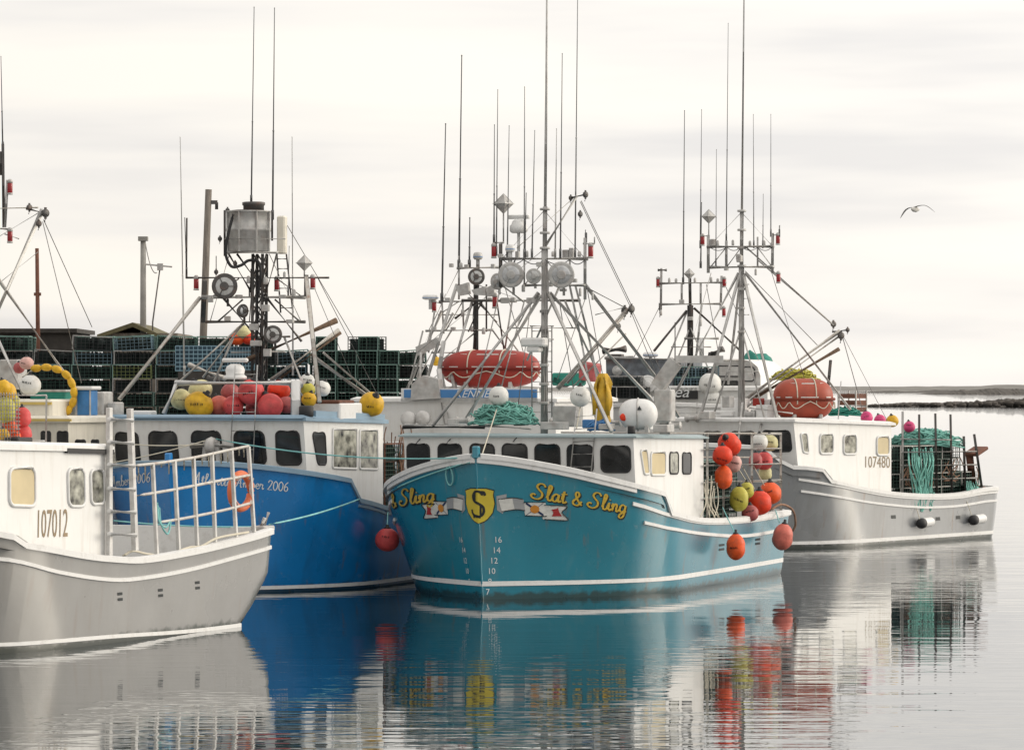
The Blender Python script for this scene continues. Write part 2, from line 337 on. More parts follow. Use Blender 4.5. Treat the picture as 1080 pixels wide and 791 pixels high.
# ------------------------------------------------------------------ lettering: a brush-script alphabet of strokes, and plain block letters
SCR = {
 'S': (1.7, [[(1.5,1.65),(1.25,2.0),(.8,2.0),(.55,1.62),(.8,1.22),(1.15,.85),(1.15,.35),(.75,.0),(.25,.03),(-.05,.33),(.18,.62),(.45,.5)]]),
 'l': (.62, [[(.0,.3),(.35,1.2),(.5,1.8),(.33,2.0),(.2,1.7),(.12,.6),(.22,.08),(.45,.05),(.68,.3)]]),
 'a': (1.0, [[(.75,.85),(.45,1.0),(.12,.7),(.08,.25),(.3,0),(.6,.25),(.78,.95),(.72,.25),(.85,.02),(1.05,.25)]]),
 't': (.68, [[(.1,.4),(.35,1.5),(.25,.3),(.4,0),(.7,.25)], [(.0,1.1),(.7,1.18)]]),
 '&': (1.2, [[(1.1,.55),(.7,0),(.25,.03),(.1,.4),(.45,.85),(.75,1.3),(.6,1.7),(.35,1.55),(.4,1.1),(.8,.4),(1.15,.02)]]),
 'i': (.58, [[(0,.3),(.25,.95),(.2,.25),(.35,0),(.6,.25)], [(.28,1.32),(.32,1.42)]]),
 'n': (.98, [[(.0,.5),(.18,.95),(.13,.0)], [(.15,.5),(.45,.95),(.65,.8),(.6,.2),(.75,0),(1.0,.3)]]),
 'm': (1.4, [[(.0,.5),(.18,.95),(.13,.0)], [(.15,.5),(.4,.95),(.55,.8),(.52,.0)], [(.55,.5),(.85,.95),(1.02,.8),(1.0,.2),(1.15,0),(1.4,.3)]]),
 'g': (.95, [[(.75,.85),(.4,1.0),(.1,.65),(.12,.2),(.4,.05),(.7,.35),(.78,.95),(.7,-.3),(.4,-.75),(.1,-.6),(.3,-.2),(.95,.25)]]),
 'b': (.85, [[(0,.3),(.3,1.3),(.4,1.9),(.25,1.9),(.15,1.2),(.12,.2),(.4,0),(.7,.3),(.65,.8),(.4,.95),(.2,.7)]]),
 'e': (.75, [[(.1,.45),(.5,.6),(.6,.85),(.4,1.),(.12,.7),(.12,.25),(.4,0),(.78,.25)]]),
 'r': (.78, [[(0,.4),(.2,1.0),(.3,.85),(.55,.9),(.5,.3),(.6,0),(.8,.25)]]),
 'c': (.72, [[(.65,.8),(.4,1.0),(.1,.65),(.12,.2),(.4,0),(.75,.25)]]),
 'A': (1.45, [[(0,.1),(.2,.0),(.5,.6),(.95,1.9),(1.05,2.0),(1.02,1.0),(1.08,.05),(1.3,.1)], [(.2,.7),(1.2,.78)]]),
 '2': (1.0, [[(.1,1.4),(.35,1.8),(.75,1.7),(.75,1.3),(.4,.6),(.05,.05)], [(.05,.05),(.9,.08)]]),
 '0': (1.0, [[(.45,1.8),(.12,1.3),(.1,.5),(.4,0),(.75,.5),(.8,1.3),(.45,1.8)]]),
 '6': (.95, [[(.75,1.78),(.3,1.3),(.08,.6),(.3,.02),(.65,.2),(.7,.7),(.4,.95),(.12,.6)]]),
 ' ': (.65, [])}
def script_width(txt): return sum(SCR[c][0] for c in txt)
def script(mb, txt, fn, w=0.24, mi=0, slant=0.12, off=(0, 0)):
    """lays every stroke as a flat ribbon; fn maps letter units (u, v) to a point on the surface"""
    x = 0
    for c in txt:
        adv, strokes = SCR[c]
        for st in strokes:
            P = [Vector((p.x+x+p.y*slant+off[0], p.y+off[1], 0)) for p in catmull([(a, b, 0) for a, b in st], 5)]
            L = []; R_ = []
            for i, p in enumerate(P):
                d = (P[min(i+1, len(P)-1)]-P[max(i-1, 0)]); d.normalize()
                nn = Vector((-d.y, d.x, 0))
                ww = w*(0.62+0.38*abs(d.y))/2 * (0.75 if i in (0, len(P)-1) else 1)
                L.append(fn(p.x+nn.x*ww, p.y+nn.y*ww)); R_.append(fn(p.x-nn.x*ww, p.y-nn.y*ww))
            mb.sheet([R_, L], mi, False)
        x += adv
def block(txt, shear=0.0):
    cu = bpy.data.curves.new('lettering', 'FONT'); cu.body = txt; cu.shear = shear; cu.resolution_u = 3
    ob = bpy.data.objects.new('lettering', cu); COL.objects.link(ob)
    bpy.context.view_layer.update()
    dg = bpy.context.evaluated_depsgraph_get()
    me = bpy.data.meshes.new_from_object(ob.evaluated_get(dg))
    vs = [(v.co.x, v.co.y) for v in me.vertices]; fs = [tuple(p.vertices) for p in me.polygons]
    bpy.data.objects.remove(ob); bpy.data.curves.remove(cu); bpy.data.meshes.remove(me)
    x0 = min(v[0] for v in vs); x1 = max(v[0] for v in vs); y0 = min(v[1] for v in vs); y1 = max(v[1] for v in vs)
    return [((x-x0)/(x1-x0), (y-y0)/(y1-y0)) for x, y in vs], fs, (x1-x0)/(y1-y0)

# ------------------------------------------------------------------ boats: local x = port, y = aft from the stem, z = up
def interp(keys, s):
    if s <= keys[0][0]: return keys[0][1]
    if s >= keys[-1][0]: return keys[-1][1]
    for i in range(len(keys)-1):
        a, b = keys[i], keys[i+1]
        if a[0] <= s <= b[0]:
            h = b[0]-a[0]; t = (s-a[0])/h; dl = (b[1]-a[1])/h
            ma = dl if i == 0 else ((b[1]-keys[i-1][1])/(b[0]-keys[i-1][0]))
            mb = dl if i == len(keys)-2 else ((keys[i+2][1]-a[1])/(keys[i+2][0]-a[0]))
            t2, t3 = t*t, t*t*t
            return (2*t3-3*t2+1)*a[1]+(t3-2*t2+t)*h*ma+(-2*t3+3*t2)*b[1]+(t3-t2)*h*mb
class Boat:
    def __init__(b, label, px, Y, theta, L=12.0, B=3.3, H=3.0, rake=0.45, Ld=3.3, Lw=4.6, nd=2.3, nw=1.9, Bw=3.0, corner=0.3, tuck=0.0, group=None):
        b.th = rad(theta); b.L, b.B, b.H, b.rake, b.Ld, b.Lw, b.nd, b.nw, b.Bw, b.corner, b.tuck = L, B, H, rake, Ld, Lw, nd, nw, Bw, corner, tuck
        b.loc = Vector(((px-CX)/F*Y, Y, 0)); b.Y = Y
        b.ax = Vector((math.cos(b.th), -math.sin(b.th), 0)); b.ay = Vector((math.sin(b.th), math.cos(b.th), 0))
        b.o = thing('fishing_boat', label, 'fishing boat', b.loc, -b.th, group)
        b.cache = {}
    def w2l(b, v): d = Vector(v)-b.loc; return Vector((d.dot(b.ax), d.dot(b.ay), d.z))
    def l2w(b, v): return b.loc+b.ax*v[0]+b.ay*v[1]+Vector((0, 0, v[2]))
    def ray(b, px, py):
        o = b.w2l((0, 0, CH)); q = b.w2l(at(px, py, 1.0)); return o, q-o
    def plane(b, px, py, P0, Nn):
        o, d = b.ray(px, py); t = (Vector(P0)-o).dot(Nn)/d.dot(Nn); return o+d*t
    def S(b, px, py, s): return b.plane(px, py, (0, s, 0), Vector((0, 1, 0)))
    def P(b, px, py, p): return b.plane(px, py, (p, 0, 0), Vector((1, 0, 0)))
    def Z(b, px, py, z): return b.plane(px, py, (0, 0, z), Vector((0, 0, 1)))
    def hp(b, s, z):
        t = max(-0.35, min(1.15, z/b.H))
        s0 = b.rake*(1-t); tt = max(0, t)
        Le = b.Lw+(b.Ld-b.Lw)*tt; n = b.nw+(b.nd-b.nw)*tt; Bz = b.Bw+(b.B-b.Bw)*min(1, tt*1.6)
        if t < 0: Bz *= (1+t*0.6)
        u = (s-s0)/Le
        if u <= 0: return 0.0
        p = Bz*(1-(1-u)**n) if u < 1 else Bz
        if s > Le: p *= 1-0.05*((s-Le)/(b.L-Le))**2
        r = b.corner; e = b.L-b.tuck*max(0, 1-z/0.9)
        if s > e-r: p -= r-math.sqrt(max(0, r*r-min(r, s-(e-r))**2))
        return max(p, 0.0)
    def hit(b, px, py):
        o, d = b.ray(px, py)
        def g(Y):
            q = o+d*Y; return abs(q.x)-b.hp(q.y, q.z) if -0.5 < q.y < b.L+0.05 else 1.0
        Y = b.Y-8; st = 0.04; best = (9e9, Y)
        while Y < b.Y+b.L+4:
            gy = g(Y)
            if gy < best[0]: best = (gy, Y)
            if gy < 0:
                lo, hi = Y-st, Y
                for _ in range(30):
                    m = (lo+hi)/2
                    if g(m) < 0: hi = m
                    else: lo = m
                return o+d*hi
            Y += st
        q = o+d*best[1]                     # the ray passes just outside the silhouette: take the nearest station
        print('HIT MISS', b.o['label'][:30], px, py, round(best[0], 2)); q.x = math.copysign(b.hp(q.y, q.z), q.x); return q
    def keys(b, pix):
        k = []
        for q in pix:
            h = b.hit(*q)
            if h is not None: k.append((h.y, h.z))
        return sorted(k)
    def arc(b, z):
        k = round(z, 2)
        if k not in b.cache:
            t = max(0, z/b.H); s = max(0, b.rake*(1-t)); A = [(0.0, s, 0.0)]; a = 0; p0 = 0.0
            while s < b.L:
                s += 0.015; p = b.hp(s, z); a += math.hypot(0.015, p-p0); p0 = p; A.append((a, s, p))
            b.cache[k] = A
        return b.cache[k]
    def u_of(b, h):
        for a, s, p in b.arc(h.z):
            if s >= h.y: return a*(1 if h.x >= 0 else -1)
        return a
    def on(b, u, z, off=0.0):
        A = b.arc(z); w = abs(u); lo, hi = 0, len(A)-1
        while hi-lo > 1:
            m = (lo+hi)//2
            if A[m][0] > w: hi = m
            else: lo = m
        a0, s0, p0 = A[lo]; a1, s1, p1 = A[hi]; t = (w-a0)/max(1e-6, a1-a0)
        s = s0+(s1-s0)*t; p = p0+(p1-p0)*t
        dx, dy = (p1-p0), (s1-s0); l = math.hypot(dx, dy) or 1
        nx, ny = dy/l, -dx/l; sg = 1 if u >= 0 else -1
        return Vector((sg*(p+off*nx), s+off*ny, z))
    # ---- hull with its deck, inner bulwark and rail cap
    def hull(b, paint, fore, aft, s1, s2, deck=0.75, cap=M_TRIM, boot=(0.26, 0.09), boot_m=M_TRIM, inner=M_TRIM, post=None):
        b.fore, b.aft, b.s1, b.s2 = fore, aft, s1, s2
        U = [0, .003, .008, .016, .028, .042, .06, .08, .1, .125, .15, .175, .2, .225, .25, .28, .31, .34, .37]
        cols = sorted(set([u*b.L for u in U]+[b.L*(.40+.02*i) for i in range(30)]+[s1, s2, b.L-b.corner, b.L-b.corner*.6, b.L-b.corner*.3, b.L-b.corner*.1, b.L-0.01]))
        cols = [c for c in cols if c <= b.L-0.009]
        nz = 14
        def row(sg, off=0.0, zlo=-0.45, top=None):
            R_ = []
            for c in cols:
                zt = b.sheer(c) if top is None else top; r = []
                for j in range(nz+1):
                    z = zlo+(zt-zlo)*j/nz
                    s0 = max(0, b.rake*(1-z/b.H)); s = s0+(c/b.L)*(b.L-s0)
                    e = b.L-b.tuck*max(0, 1-z/0.9); s = min(s, e) if c < b.L-0.05 else e-0.005
                    r.append(Vector((sg*max(0, b.hp(s, z)-off), s, z)))
                R_.append(r)
            return R_
        mb = MB(); P_ = row(1); S_ = row(-1)
        mb.sheet(P_); mb.sheet(S_, flip=True)
        mb.sheet([S_[-1], P_[-1]], smooth=False, flip=True)
        b.mesh = mb.build('hull', paint, b.o)
        # inner skin and decks
        ib = MB()
        for sg in (1, -1):
            R_ = []
            for c in cols[4:]:
                R_.append([Vector((sg*max(0, b.hp(c, z)-0.09), c, z)) for z in (deck-0.02, (deck+b.sheer(c))/2, b.sheer(c)-0.01)])
            ib.sheet(R_, flip=(sg > 0))
        ib.sheet([[Vector((-b.hp(b.L-.12, 1)+.09, b.L-.12, z)) for z in (deck, b.sheer(b.L)-.01)], [Vector((b.hp(b.L-.12, 1)-.09, b.L-.12, z)) for z in (deck, b.sheer(b.L)-.01)]], smooth=False)
        ib.build('inner_bulwark', inner, b.o)
        db = MB()
        db.sheet([[Vector((-max(0, b.hp(c, deck)-0.03), c, deck)), Vector((max(0, b.hp(c, deck)-0.03), c, deck))] for c in cols if c > 0.5], smooth=False, flip=True)
        fd = fore[0][1]-0.55
        db.sheet([[Vector((-max(0, b.hp(c, fd)-0.04), c, min(fd, b.sheer(c)-.25))), Vector((max(0, b.hp(c, fd)-0.04), c, min(fd, b.sheer(c)-.25)))] for c in cols if 0.08 < c < s1+.1], smooth=False, flip=True)
        db.build('deck', M_DECK, b.o)
        # rail cap, both sides and across the transom
        rb = MB()
        prof = [(0.05, -0.07), (0.05, 0.03), (-0.02, 0.045), (-0.12, 0.045), (-0.12, -0.05)]
        for sg in (1, -1):
            path = [(c, b.sheer(c)) for c in cols if c > 0.02]
            b.sweep(rb, path, prof, sg)
        rb.beam((-b.hp(b.L-.05, 1), b.L-.04, b.sheer(b.L)), (b.hp(b.L-.05, 1), b.L-.04, b.sheer(b.L)), .14, .1)
        b.cap = rb.build('rail_cap', cap, b.o)
        if boot:
            sb = MB()
            for sg in (1, -1): b.sweep(sb, [(c, boot[0]) for c in cols], [(0.012, -boot[1]/2), (0.012, boot[1]/2), (-.01, boot[1]/2), (-.01, -boot[1]/2)], sg, stem=True)
            sb.build('waterline_stripe', boot_m, b.o)
        # stem bar
        tb = MB(); zt = fore[0][1]+0.16
        pts = [Vector((0, max(0, b.rake*(1-z/b.H))-0.01, z)) for z in [-0.45+i*(zt+0.45)/10 for i in range(11)]]
        tb.tube([p+Vector((0, .022, 0)) for p in pts], [0.022]*11, 8)
        tb.box(pts[-1]+Vector((0, 0.05, -0.1)), (0.14, 0.14, 0.26), ch=.02)
        tb.build('stem_post', post or paint, b.o)
    def sheer(b, s):
        if s <= b.s1: return interp(b.fore, s)
        if s < b.s2:
            t = (s-b.s1)/(b.s2-b.s1); return interp(b.fore, b.s1)*(1-t)+interp(b.aft, b.s2)*t
        return interp(b.aft, s)
    def sweep(b, mb, path, prof, sg, stem=False, mi=0):
        rows = []
        for i, (s, z) in enumerate(path):
            if stem: s0 = max(0, b.rake*(1-z/b.H)); s = s0+(s/b.L)*(b.L-s0)
            d = 0.02; p = b.hp(s, z); pa, pb = b.hp(max(0, s-d), z), b.hp(s+d if s+d < b.L else s, z)
            dx, dy = (pb-pa), 2*d if s+d < b.L else d; l = math.hypot(dx, dy); nx, ny = dy/l, -dx/l
            rows.append([Vector((sg*(p+o*nx), s+o*ny, z+k)) for o, k in prof])
            rows[-1].append(rows[-1][0])
        mb.sheet(rows, mi, False, flip=(sg < 0))
        for r in (rows[0], rows[-1]): mb.poly(r[:-1], mi)
    def strip(b, keys, m, name='guard_strip', h=0.085, out=0.035, parent=None, both=True, n=40, tilt=True):
        mb = MB(); a, e = keys[0][0], keys[-1][0]
        path = [(a+(e-a)*i/n, interp(keys, a+(e-a)*i/n)) for i in range(n+1)]
        for sg in ((1, -1) if both else (1,)):
            b.sweep(mb, path, [(out, -h/2+.012), (out, h/2-.012), (-.01, h/2), (-.01, -h/2)], sg)
        return mb.build(name, m, parent or b.o)
    # ---- wheelhouse
    def house(b, wf, wa, sft, sfb, sa, z0, zf, za, m, over=0.10, roof_m=None, thick=0.10, wb=None, name='wheelhouse', fascia=None):
        wb = wf+(wa-wf)*(sfb-sft)/(sa-sft)          # keeps each side wall in one plane
        zfr = z0
        while zfr < 2.2 and b.hp(sfb, zfr)-.12 < wb: zfr += .05
        wf0 = min(wb, b.hp(sfb, zfr)-.1)
        mb = MB()
        bt = [Vector((-wb, sfb, zfr)), Vector((wb, sfb, zfr)), Vector((wa, sa, z0)), Vector((-wa, sa, z0))]
        tp = [Vector((-wf, sft, zf)), Vector((wf, sft, zf)), Vector((wa, sa, za)), Vector((-wa, sa, za))]
        mb.prism(bt, tp); h = mb.build(name, m, b.o)
        rb = MB(); o = over
        r0 = [Vector((-wf-o, sft-o, zf+.003)), Vector((wf+o, sft-o, zf+.003)), Vector((wa+o, sa+o, za+.003)), Vector((-wa-o, sa+o, za+.003))]
        i1 = 0.05
        r1 = [p+Vector((0, 0, thick)) for p in r0]
        rb.prism(r0, r1)
        cx = Vector((0, (sft+sa)/2, 0)); r2 = [p+(cx-Vector((p.x, p.y, 0))).normalized()*0.18+Vector((0, 0, .05)) for p in r1]
        rb.prism(r1, r2)
        rb.build('roof', roof_m or m, h)
        H = dict(o=h, front=(Vector((0, sfb, zfr)), (bt[1]-bt[0]).cross(tp[0]-bt[0]).normalized()),
                 side=(bt[1], (bt[2]-bt[1]).cross(tp[1]-bt[1]).normalized()), wf=wf, wa=wa, sft=sft, sa=sa, zf=zf, za=za)
        return H
    def win(b, H, which, px, glass=M_GLASS, frame=M_RUBBER, rr=0.2, fr=0.022, name='window'):
        P0, Nn = H[which] if isinstance(which, str) else which
        if len(px) == 4 and not isinstance(px[0], tuple):
            x0, y0, x1, y1 = px; px = [(x0, y0), (x1, y0), (x1, y1), (x0, y1)]
        q = [b.plane(x, y, P0, Nn) for x, y in px]
        if b.ray(px[0][0], px[0][1])[1].dot(Nn) > 0: Nn = -Nn
        w = (q[1]-q[0]).length; h = (q[3]-q[0]).length; ru, rv = rr*min(w, h)/w, rr*min(w, h)/h
        UV = []
        for cu, cv, a0 in ((1-ru, rv, -90), (1-ru, 1-rv, 0), (ru, 1-rv, 90), (ru, rv, 180)):
            for k in range(5):
                a = rad(a0+k*22.5); UV.append((cu+ru*math.cos(a), cv+rv*math.sin(a)))
        pts = [(q[0]*(1-u)+q[1]*u)*(1-v)+(q[3]*(1-u)+q[2]*u)*v for u, v in UV]
        mb = MB(); mb.poly([p+Nn*0.012 for p in pts], 0); mb.tube([p+Nn*0.008 for p in pts], fr, 6, 1, closed=True)
        # a wall-coloured reveal line would be invisible at this size; the pane sits inside its rubber
        return mb.build(name, [glass, frame], H['o'])
    def text_on(b, H, which, txt, quad, m, shear=0.0, name='registration_number', parent=None):
        P0, Nn = H[which] if isinstance(which, str) else which
        if b.ray(*quad[0])[1].dot(Nn) > 0: Nn = -Nn
        q = [b.plane(x, y, P0, Nn)+Nn*0.008 for x, y in quad]      # tl tr br bl
        vs, fs, _ = block(txt, shear)
        mb = MB(); mb.add([(q[3]*(1-u)+q[2]*u)*(1-v)+(q[0]*(1-u)+q[1]*u)*v for u, v in vs], fs)
        return mb.build(name, m, parent or H['o'])
    def script_hull(b, txt, pa, pb, h, mats, w=0.24, name='name_lettering', shadow=True):
        """writes txt on the hull with its baseline from pixel pa to pixel pb"""
        ha, hb = b.hit(*pa), b.hit(*pb); ua, ub = b.u_of(ha), b.u_of(hb); W_ = script_width(txt)
        k = (ub-ua)/W_
        def fn(off, out, dz):
            return lambda u, v: b.on(ua+(u+off)*k, ha.z+(hb.z-ha.z)*(u/W_)+v*h+dz, out)
        mb = MB()
        if shadow: script(mb, txt, fn(0.10, 0.007, -0.022), w*1.5, 1)
        script(mb, txt, fn(0, 0.013, 0), w, 0)
        return mb.build(name, mats, b.mesh)
    # ---- rig pieces
    def T(b, name, pts, r, m, parent, n=7): return MB().tube(pts, r, n).build(name, m, parent)
    def whip(b, parent, px0, py0, px1, py1, s, m=M_WHIP, r=(0.019, 0.008), name='antenna', base=True):
        a, c = b.S(px0, py0, s), b.S(px1, py1, s); mb = MB()
        k = a.lerp(c, 0.42)
        mb.tube([a, k], [r[0], r[0]*.8], 6); mb.tube([k, c], [r[0]*.6, r[1]], 6)
        if base: mb.tube([a, a+Vector((0, 0, .22))], r[0]*1.5, 6)
        mb.ell(k, (r[0]*1.1, r[0]*1.1, .03), seg=6, rings=4); mb.ell(c, (r[1]*1.6,)*3, seg=6, rings=4)
        return mb.build(name, m, parent)
    def flood(b, parent, px, py, s, r_px, mats=(M_GALV, M_LENS), name='floodlight', yaw=0.0, depth=0.9):
        c = b.S(px, py, s); r = r_px/F*(b.l2w(c).y); mb = MB()
        mx = Matrix.Translation(c) @ Matrix.Rotation(yaw+b.th*0.8, 4, 'Z') @ Matrix.Rotation(rad(90), 4, 'X')
        mb.lathe([(r*.25, -r*depth), (r*.5, -r*depth*.95), (r*.82, -r*depth*.45), (r, -0.02), (r*1.04, 0.0), (r*1.04, .03), (r*.9, .035)], 24, mx, 0)
        mb.lathe([(r*.9, .02), (r*.6, .045), (r*.3, .06), (0.0, .065)], 24, mx, 1)
        mb.lathe([(r*.34, .062), (r*.36, .085), (r*.3, .088)], 16, mx, 0)
        for k in range(3):
            a = k*2.1; mb.beam(mx @ Vector((0, 0, .08)), mx @ Vector((r*.95*math.cos(a), r*.95*math.sin(a), .05)), .018)
        mb.tube([c+Vector((0, r*.6, -r)), c+Vector((0, r*.6, -r*1.6))], .03, 6)
        return mb.build(name, mats, parent)
    def redlamp(b, parent, px, py, s, name='red_lamp'):
        c = b.S(px, py, s); mb = MB()
        mb.lathe([(.05, -.13), (.06, -.11), (.06, .09), (.045, .12)], 10, Matrix.Translation(c), 0)
        mb.lathe([(.065, .10), (.065, .15), (.03, .19)], 10, Matrix.Translation(c), 1)
        mb.lathe([(.065, -.16), (.065, -.12)], 10, Matrix.Translation(c), 1)
        return mb.build(name, [M_RED, M_GALV], parent)
    def reflector(b, parent, px, py, s, r_px, py_base, name='radar_reflector'):
        c = b.S(px, py, s); r = r_px/F*b.l2w(c).y; mb = MB()
        R_ = Matrix.Rotation(0.5, 3, 'Z')
        e = [R_ @ Vector(v)*r for v in ((1,0,0),(0,1,0),(-1,0,0),(0,-1,0))]; t, d = Vector((0,0,r)), Vector((0,0,-r))
        for i in range(4):
            mb.poly([c+e[i]*.97, c+e[(i+1)%4]*.97, c+t*.97]); mb.poly([c+e[(i+1)%4]*.97, c+e[i]*.97, c+d*.97])
        mb.prism([c+v*1.06+Vector((0,0,-.006)) for v in e], [c+v*1.06+Vector((0,0,.006)) for v in e])
        for k in range(2): mb.prism([c+q+Vector((0,0,0))+R_@Vector(((.006,0,0),(0,.006,0))[k]) for q in ((e[1],t,e[3],d),(e[0],t,e[2],d))[k]], [c+q-R_@Vector(((.006,0,0),(0,.006,0))[k]) for q in ((e[1],t,e[3],d),(e[0],t,e[2],d))[k]])
        mb.tube([c-Vector((0,0,r*.9)), b.S(px, py_base, s)], .018, 6)
        return mb.build(name, M_GALV, parent)
    def radar(b, parent, px, py, s, w_px, h_px, py_base, name='radar_scanner', m=M_TRIM):
        c = b.S(px, py, s); k = b.l2w(c).y/F; w, h = w_px*k, h_px*k; mb = MB()
        mb.box(c, (w, .12, .09), ch=.02)
        mb.lathe([(.09, -.06), (.14, -.10), (.16, -.16), (.20, -.2), (.2, -.32), (.15, -.36)], 16, Matrix.Translation(c))
        mb.tube([c-Vector((0, 0, .34)), b.S(px, py_base, s)], .035, 8)
        return mb.build(name, m, parent)
    def dome(b, parent, px, py, s, r_px, flat=0.4, m=M_TRIM, name='radar_dome'):
        c = b.S(px, py, s); r = r_px/F*b.l2w(c).y; mb = MB()
        mb.lathe([(r*.7, -r*flat), (r, -r*flat*.6), (r, r*flat*.2), (r*.85, r*flat*.75), (r*.4, r*flat), (0, r*flat*1.03)], 20, Matrix.Translation(c))
        mb.lathe([(r*1.01, -r*flat*.35), (r*1.02, -r*flat*.25), (r*1.01, -r*flat*.15)], 20, Matrix.Translation(c), 1)
        mb.tube([c-Vector((0, 0, r*flat)), c-Vector((0, 0, r*flat+.25))], .05, 8)
        return mb.build(name, [m, M_BAND], parent)
    def ladder(b, parent, pl, pr, n, m=M_ALU, r=0.022, name='ladder', k0=0.0):
        """pl and pr: the two stiles (bottom point, top point)"""
        mb = MB()
        for a, c in (pl, pr): mb.tube([a, c], r, 7)
        for i in range(n):
            t = k0+(1-k0)*(i+.5)/n; mb.tube([pl[0].lerp(pl[1], t), pr[0].lerp(pr[1], t)], r*.75, 6)
        return mb.build(name, m, parent)

# ------------------------------------------------------------------ loose gear
BUOYS = 'buoys hung and heaped on the boats'
def buoy(c, r, col, label, tall=1.0, tilt=(0, 0), eye='top', group=BUOYS, dark=True):
    t = thing('buoy', label, 'buoy', c, RND.uniform(0, 6), group)
    rz = r*tall
    rot = Matrix.Rotation(tilt[0], 3, 'Y') @ Matrix.Rotation(tilt[1], 3, 'X')
    mb = MB(); d0 = RND.uniform(0, 6)
    sq = 0.12 if tall < 1.15 else 0.28
    def fn(p):
        k = abs(p.z); f = 1+sq*(1-k)*k*1.2+.022*math.sin(3*p.x+2*p.y+d0)+.016*math.sin(5*p.z-4*p.y+2*d0); return Vector((p.x*f*(1-.06*p.z), p.y*f*(1-.06*p.z), p.z))
    mb.ell((0, 0, 0), (r, r, rz), rot, 20, 14, 0, fn)
    mb.build('body', M_B[col], t)
    eb = MB()
    prof = [(r*.34, rz*.90), (r*.30, rz*1.02), (r*.16, rz*1.08), (r*.15, rz*1.24), (r*.08, rz*1.28)]
    eb.lathe(prof, 10, Matrix.Translation((0, 0, 0)) @ rot.to_4x4())
    eb.build('rope_eye', M_RUBBER if dark else M_B[col], t)
    if r > .155 and RND.random() < .75:         # felt-pen scrawl facing the water
        sc = MB(); rz_ = t.rotation_euler.z
        n_ = RND.randint(4, 7); u_, v_, sl = RND.uniform(-.75, -.35), RND.uniform(-.3, .35), RND.uniform(-.3, .3)
        for i in range(n_):
            P_ = []
            for j in range(5):
                u, v = u_+i*.17+RND.uniform(-.06, .06), v_+i*.17*sl+(.12 if j % 2 else -.10)*RND.uniform(.4, 1)
                q = Vector((math.sin(u)*math.cos(v), -math.cos(u)*math.cos(v), math.sin(v)))
                q = Matrix.Rotation(-rz_, 3, 'Z') @ q; w_ = rot.transposed() @ q
                P_.append(rot @ Vector((w_.x*r, w_.y*r, w_.z*rz))*(1.025+sq*.22))
            sc.tube(P_, .005, 4)
        sc.build('scrawl', M_BLACK, t)
    return t
def hang(a, b, label, m=M_ROPEC, r=0.012, name='hanging_line', drop=0.0, group='lines holding the buoys'):
    o = MB().tube(sag(a, b, drop, 8), r, 6).build(name, m)
    return tag(o, label, 'rope', group)
TRAPS = None
def trap_proto(name, label, group, light=M_TRAP, wire=None, L=1.12, Wd=0.56, Hh=0.40):
    t = thing(name, label, 'lobster trap', (0, 0, -50), 0, group)
    mb = MB(); w = 0.011
    X, Yy, Z_ = L/2, Wd/2, Hh/2
    for sy in (-1, 1):
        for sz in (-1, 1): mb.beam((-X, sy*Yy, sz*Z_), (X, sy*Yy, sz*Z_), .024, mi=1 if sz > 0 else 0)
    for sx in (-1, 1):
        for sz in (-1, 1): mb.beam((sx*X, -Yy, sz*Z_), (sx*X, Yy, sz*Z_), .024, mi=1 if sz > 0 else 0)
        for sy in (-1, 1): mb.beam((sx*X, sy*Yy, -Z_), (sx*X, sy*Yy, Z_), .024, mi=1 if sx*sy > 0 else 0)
    nx, ny, nzz = 9, 5, 4
    for i in range(1, nx):
        x = -X+L*i/nx
        for sy in (-1, 1): mb.beam((x, sy*Yy, -Z_), (x, sy*Yy, Z_), w)
        mb.beam((x, -Yy, Z_), (x, Yy, Z_), w)
    for j in range(1, nzz):
        z = -Z_+Hh*j/nzz
        for sy in (-1, 1): mb.beam((-X, sy*Yy, z), (X, sy*Yy, z), w)
        for sx in (-1, 1): mb.beam((sx*X, -Yy, z), (sx*X, Yy, z), w)
    for k in range(1, ny):
        y = -Yy+Wd*k/ny
        for sx in (-1, 1): mb.beam((sx*X, y, -Z_), (sx*X, y, Z_), w)
        mb.beam((-X, y, Z_), (X, y, Z_), w)
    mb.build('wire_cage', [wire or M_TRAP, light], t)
    nb = MB()
    nb.box((0, 0, -Z_+.03), (L*.96, Wd*.94, .03))
    for x in (-.14, .2):                                     # funnel-shaped net heads
        nb.sheet([[Vector((x, Yy*.95*math.cos(a), Z_*.9*math.sin(a))) for a in [k*math.pi/4 for k in range(9)]],
                  [Vector((x+.16, .08*math.cos(a), .08*math.sin(a))) for a in [k*math.pi/4 for k in range(9)]]])
    nb.box((0, 0, 0), (.02, Wd*.9, Hh*.9)); nb.box((0, Yy*.2, -.02), (L*.9, .015, Hh*.85))
    nb.build('netting', M_NET, t)
    return t
def rope_heap(name, label, c, size, n, r, m, group=None, rotz=0, seed=1):
    g = random.Random(seed); mb = MB()
    for i in range(n):
        t = i/n; R0 = 1-0.55*t*g.random(); ph = g.random()*6.28; cx, cy = g.uniform(-.3, .3)*size[0], g.uniform(-.25, .25)*size[1]
        pts = []
        for k in range(15):
            a = ph+k*0.45*g.uniform(.9, 1.1)
            rr = 0.62*R0*g.uniform(.8, 1.15); x, y = cx+size[0]*rr*math.cos(a), cy+size[1]*rr*math.sin(a)
            q = max(0.05, 1-(x/size[0])**2*.9-(y/size[1])**2*.9)
            pts.append((x, y, size[2]*(math.sqrt(q)*g.uniform(.55, 1.0)*(0.35+.65*t))))
        mb.tube(catmull(pts, 3), r, 5)
    o = mb.build(name, m); o.location = c; o.rotation_euler = (0, 0, rotz)
    return tag(o, label, 'rope coil', group)
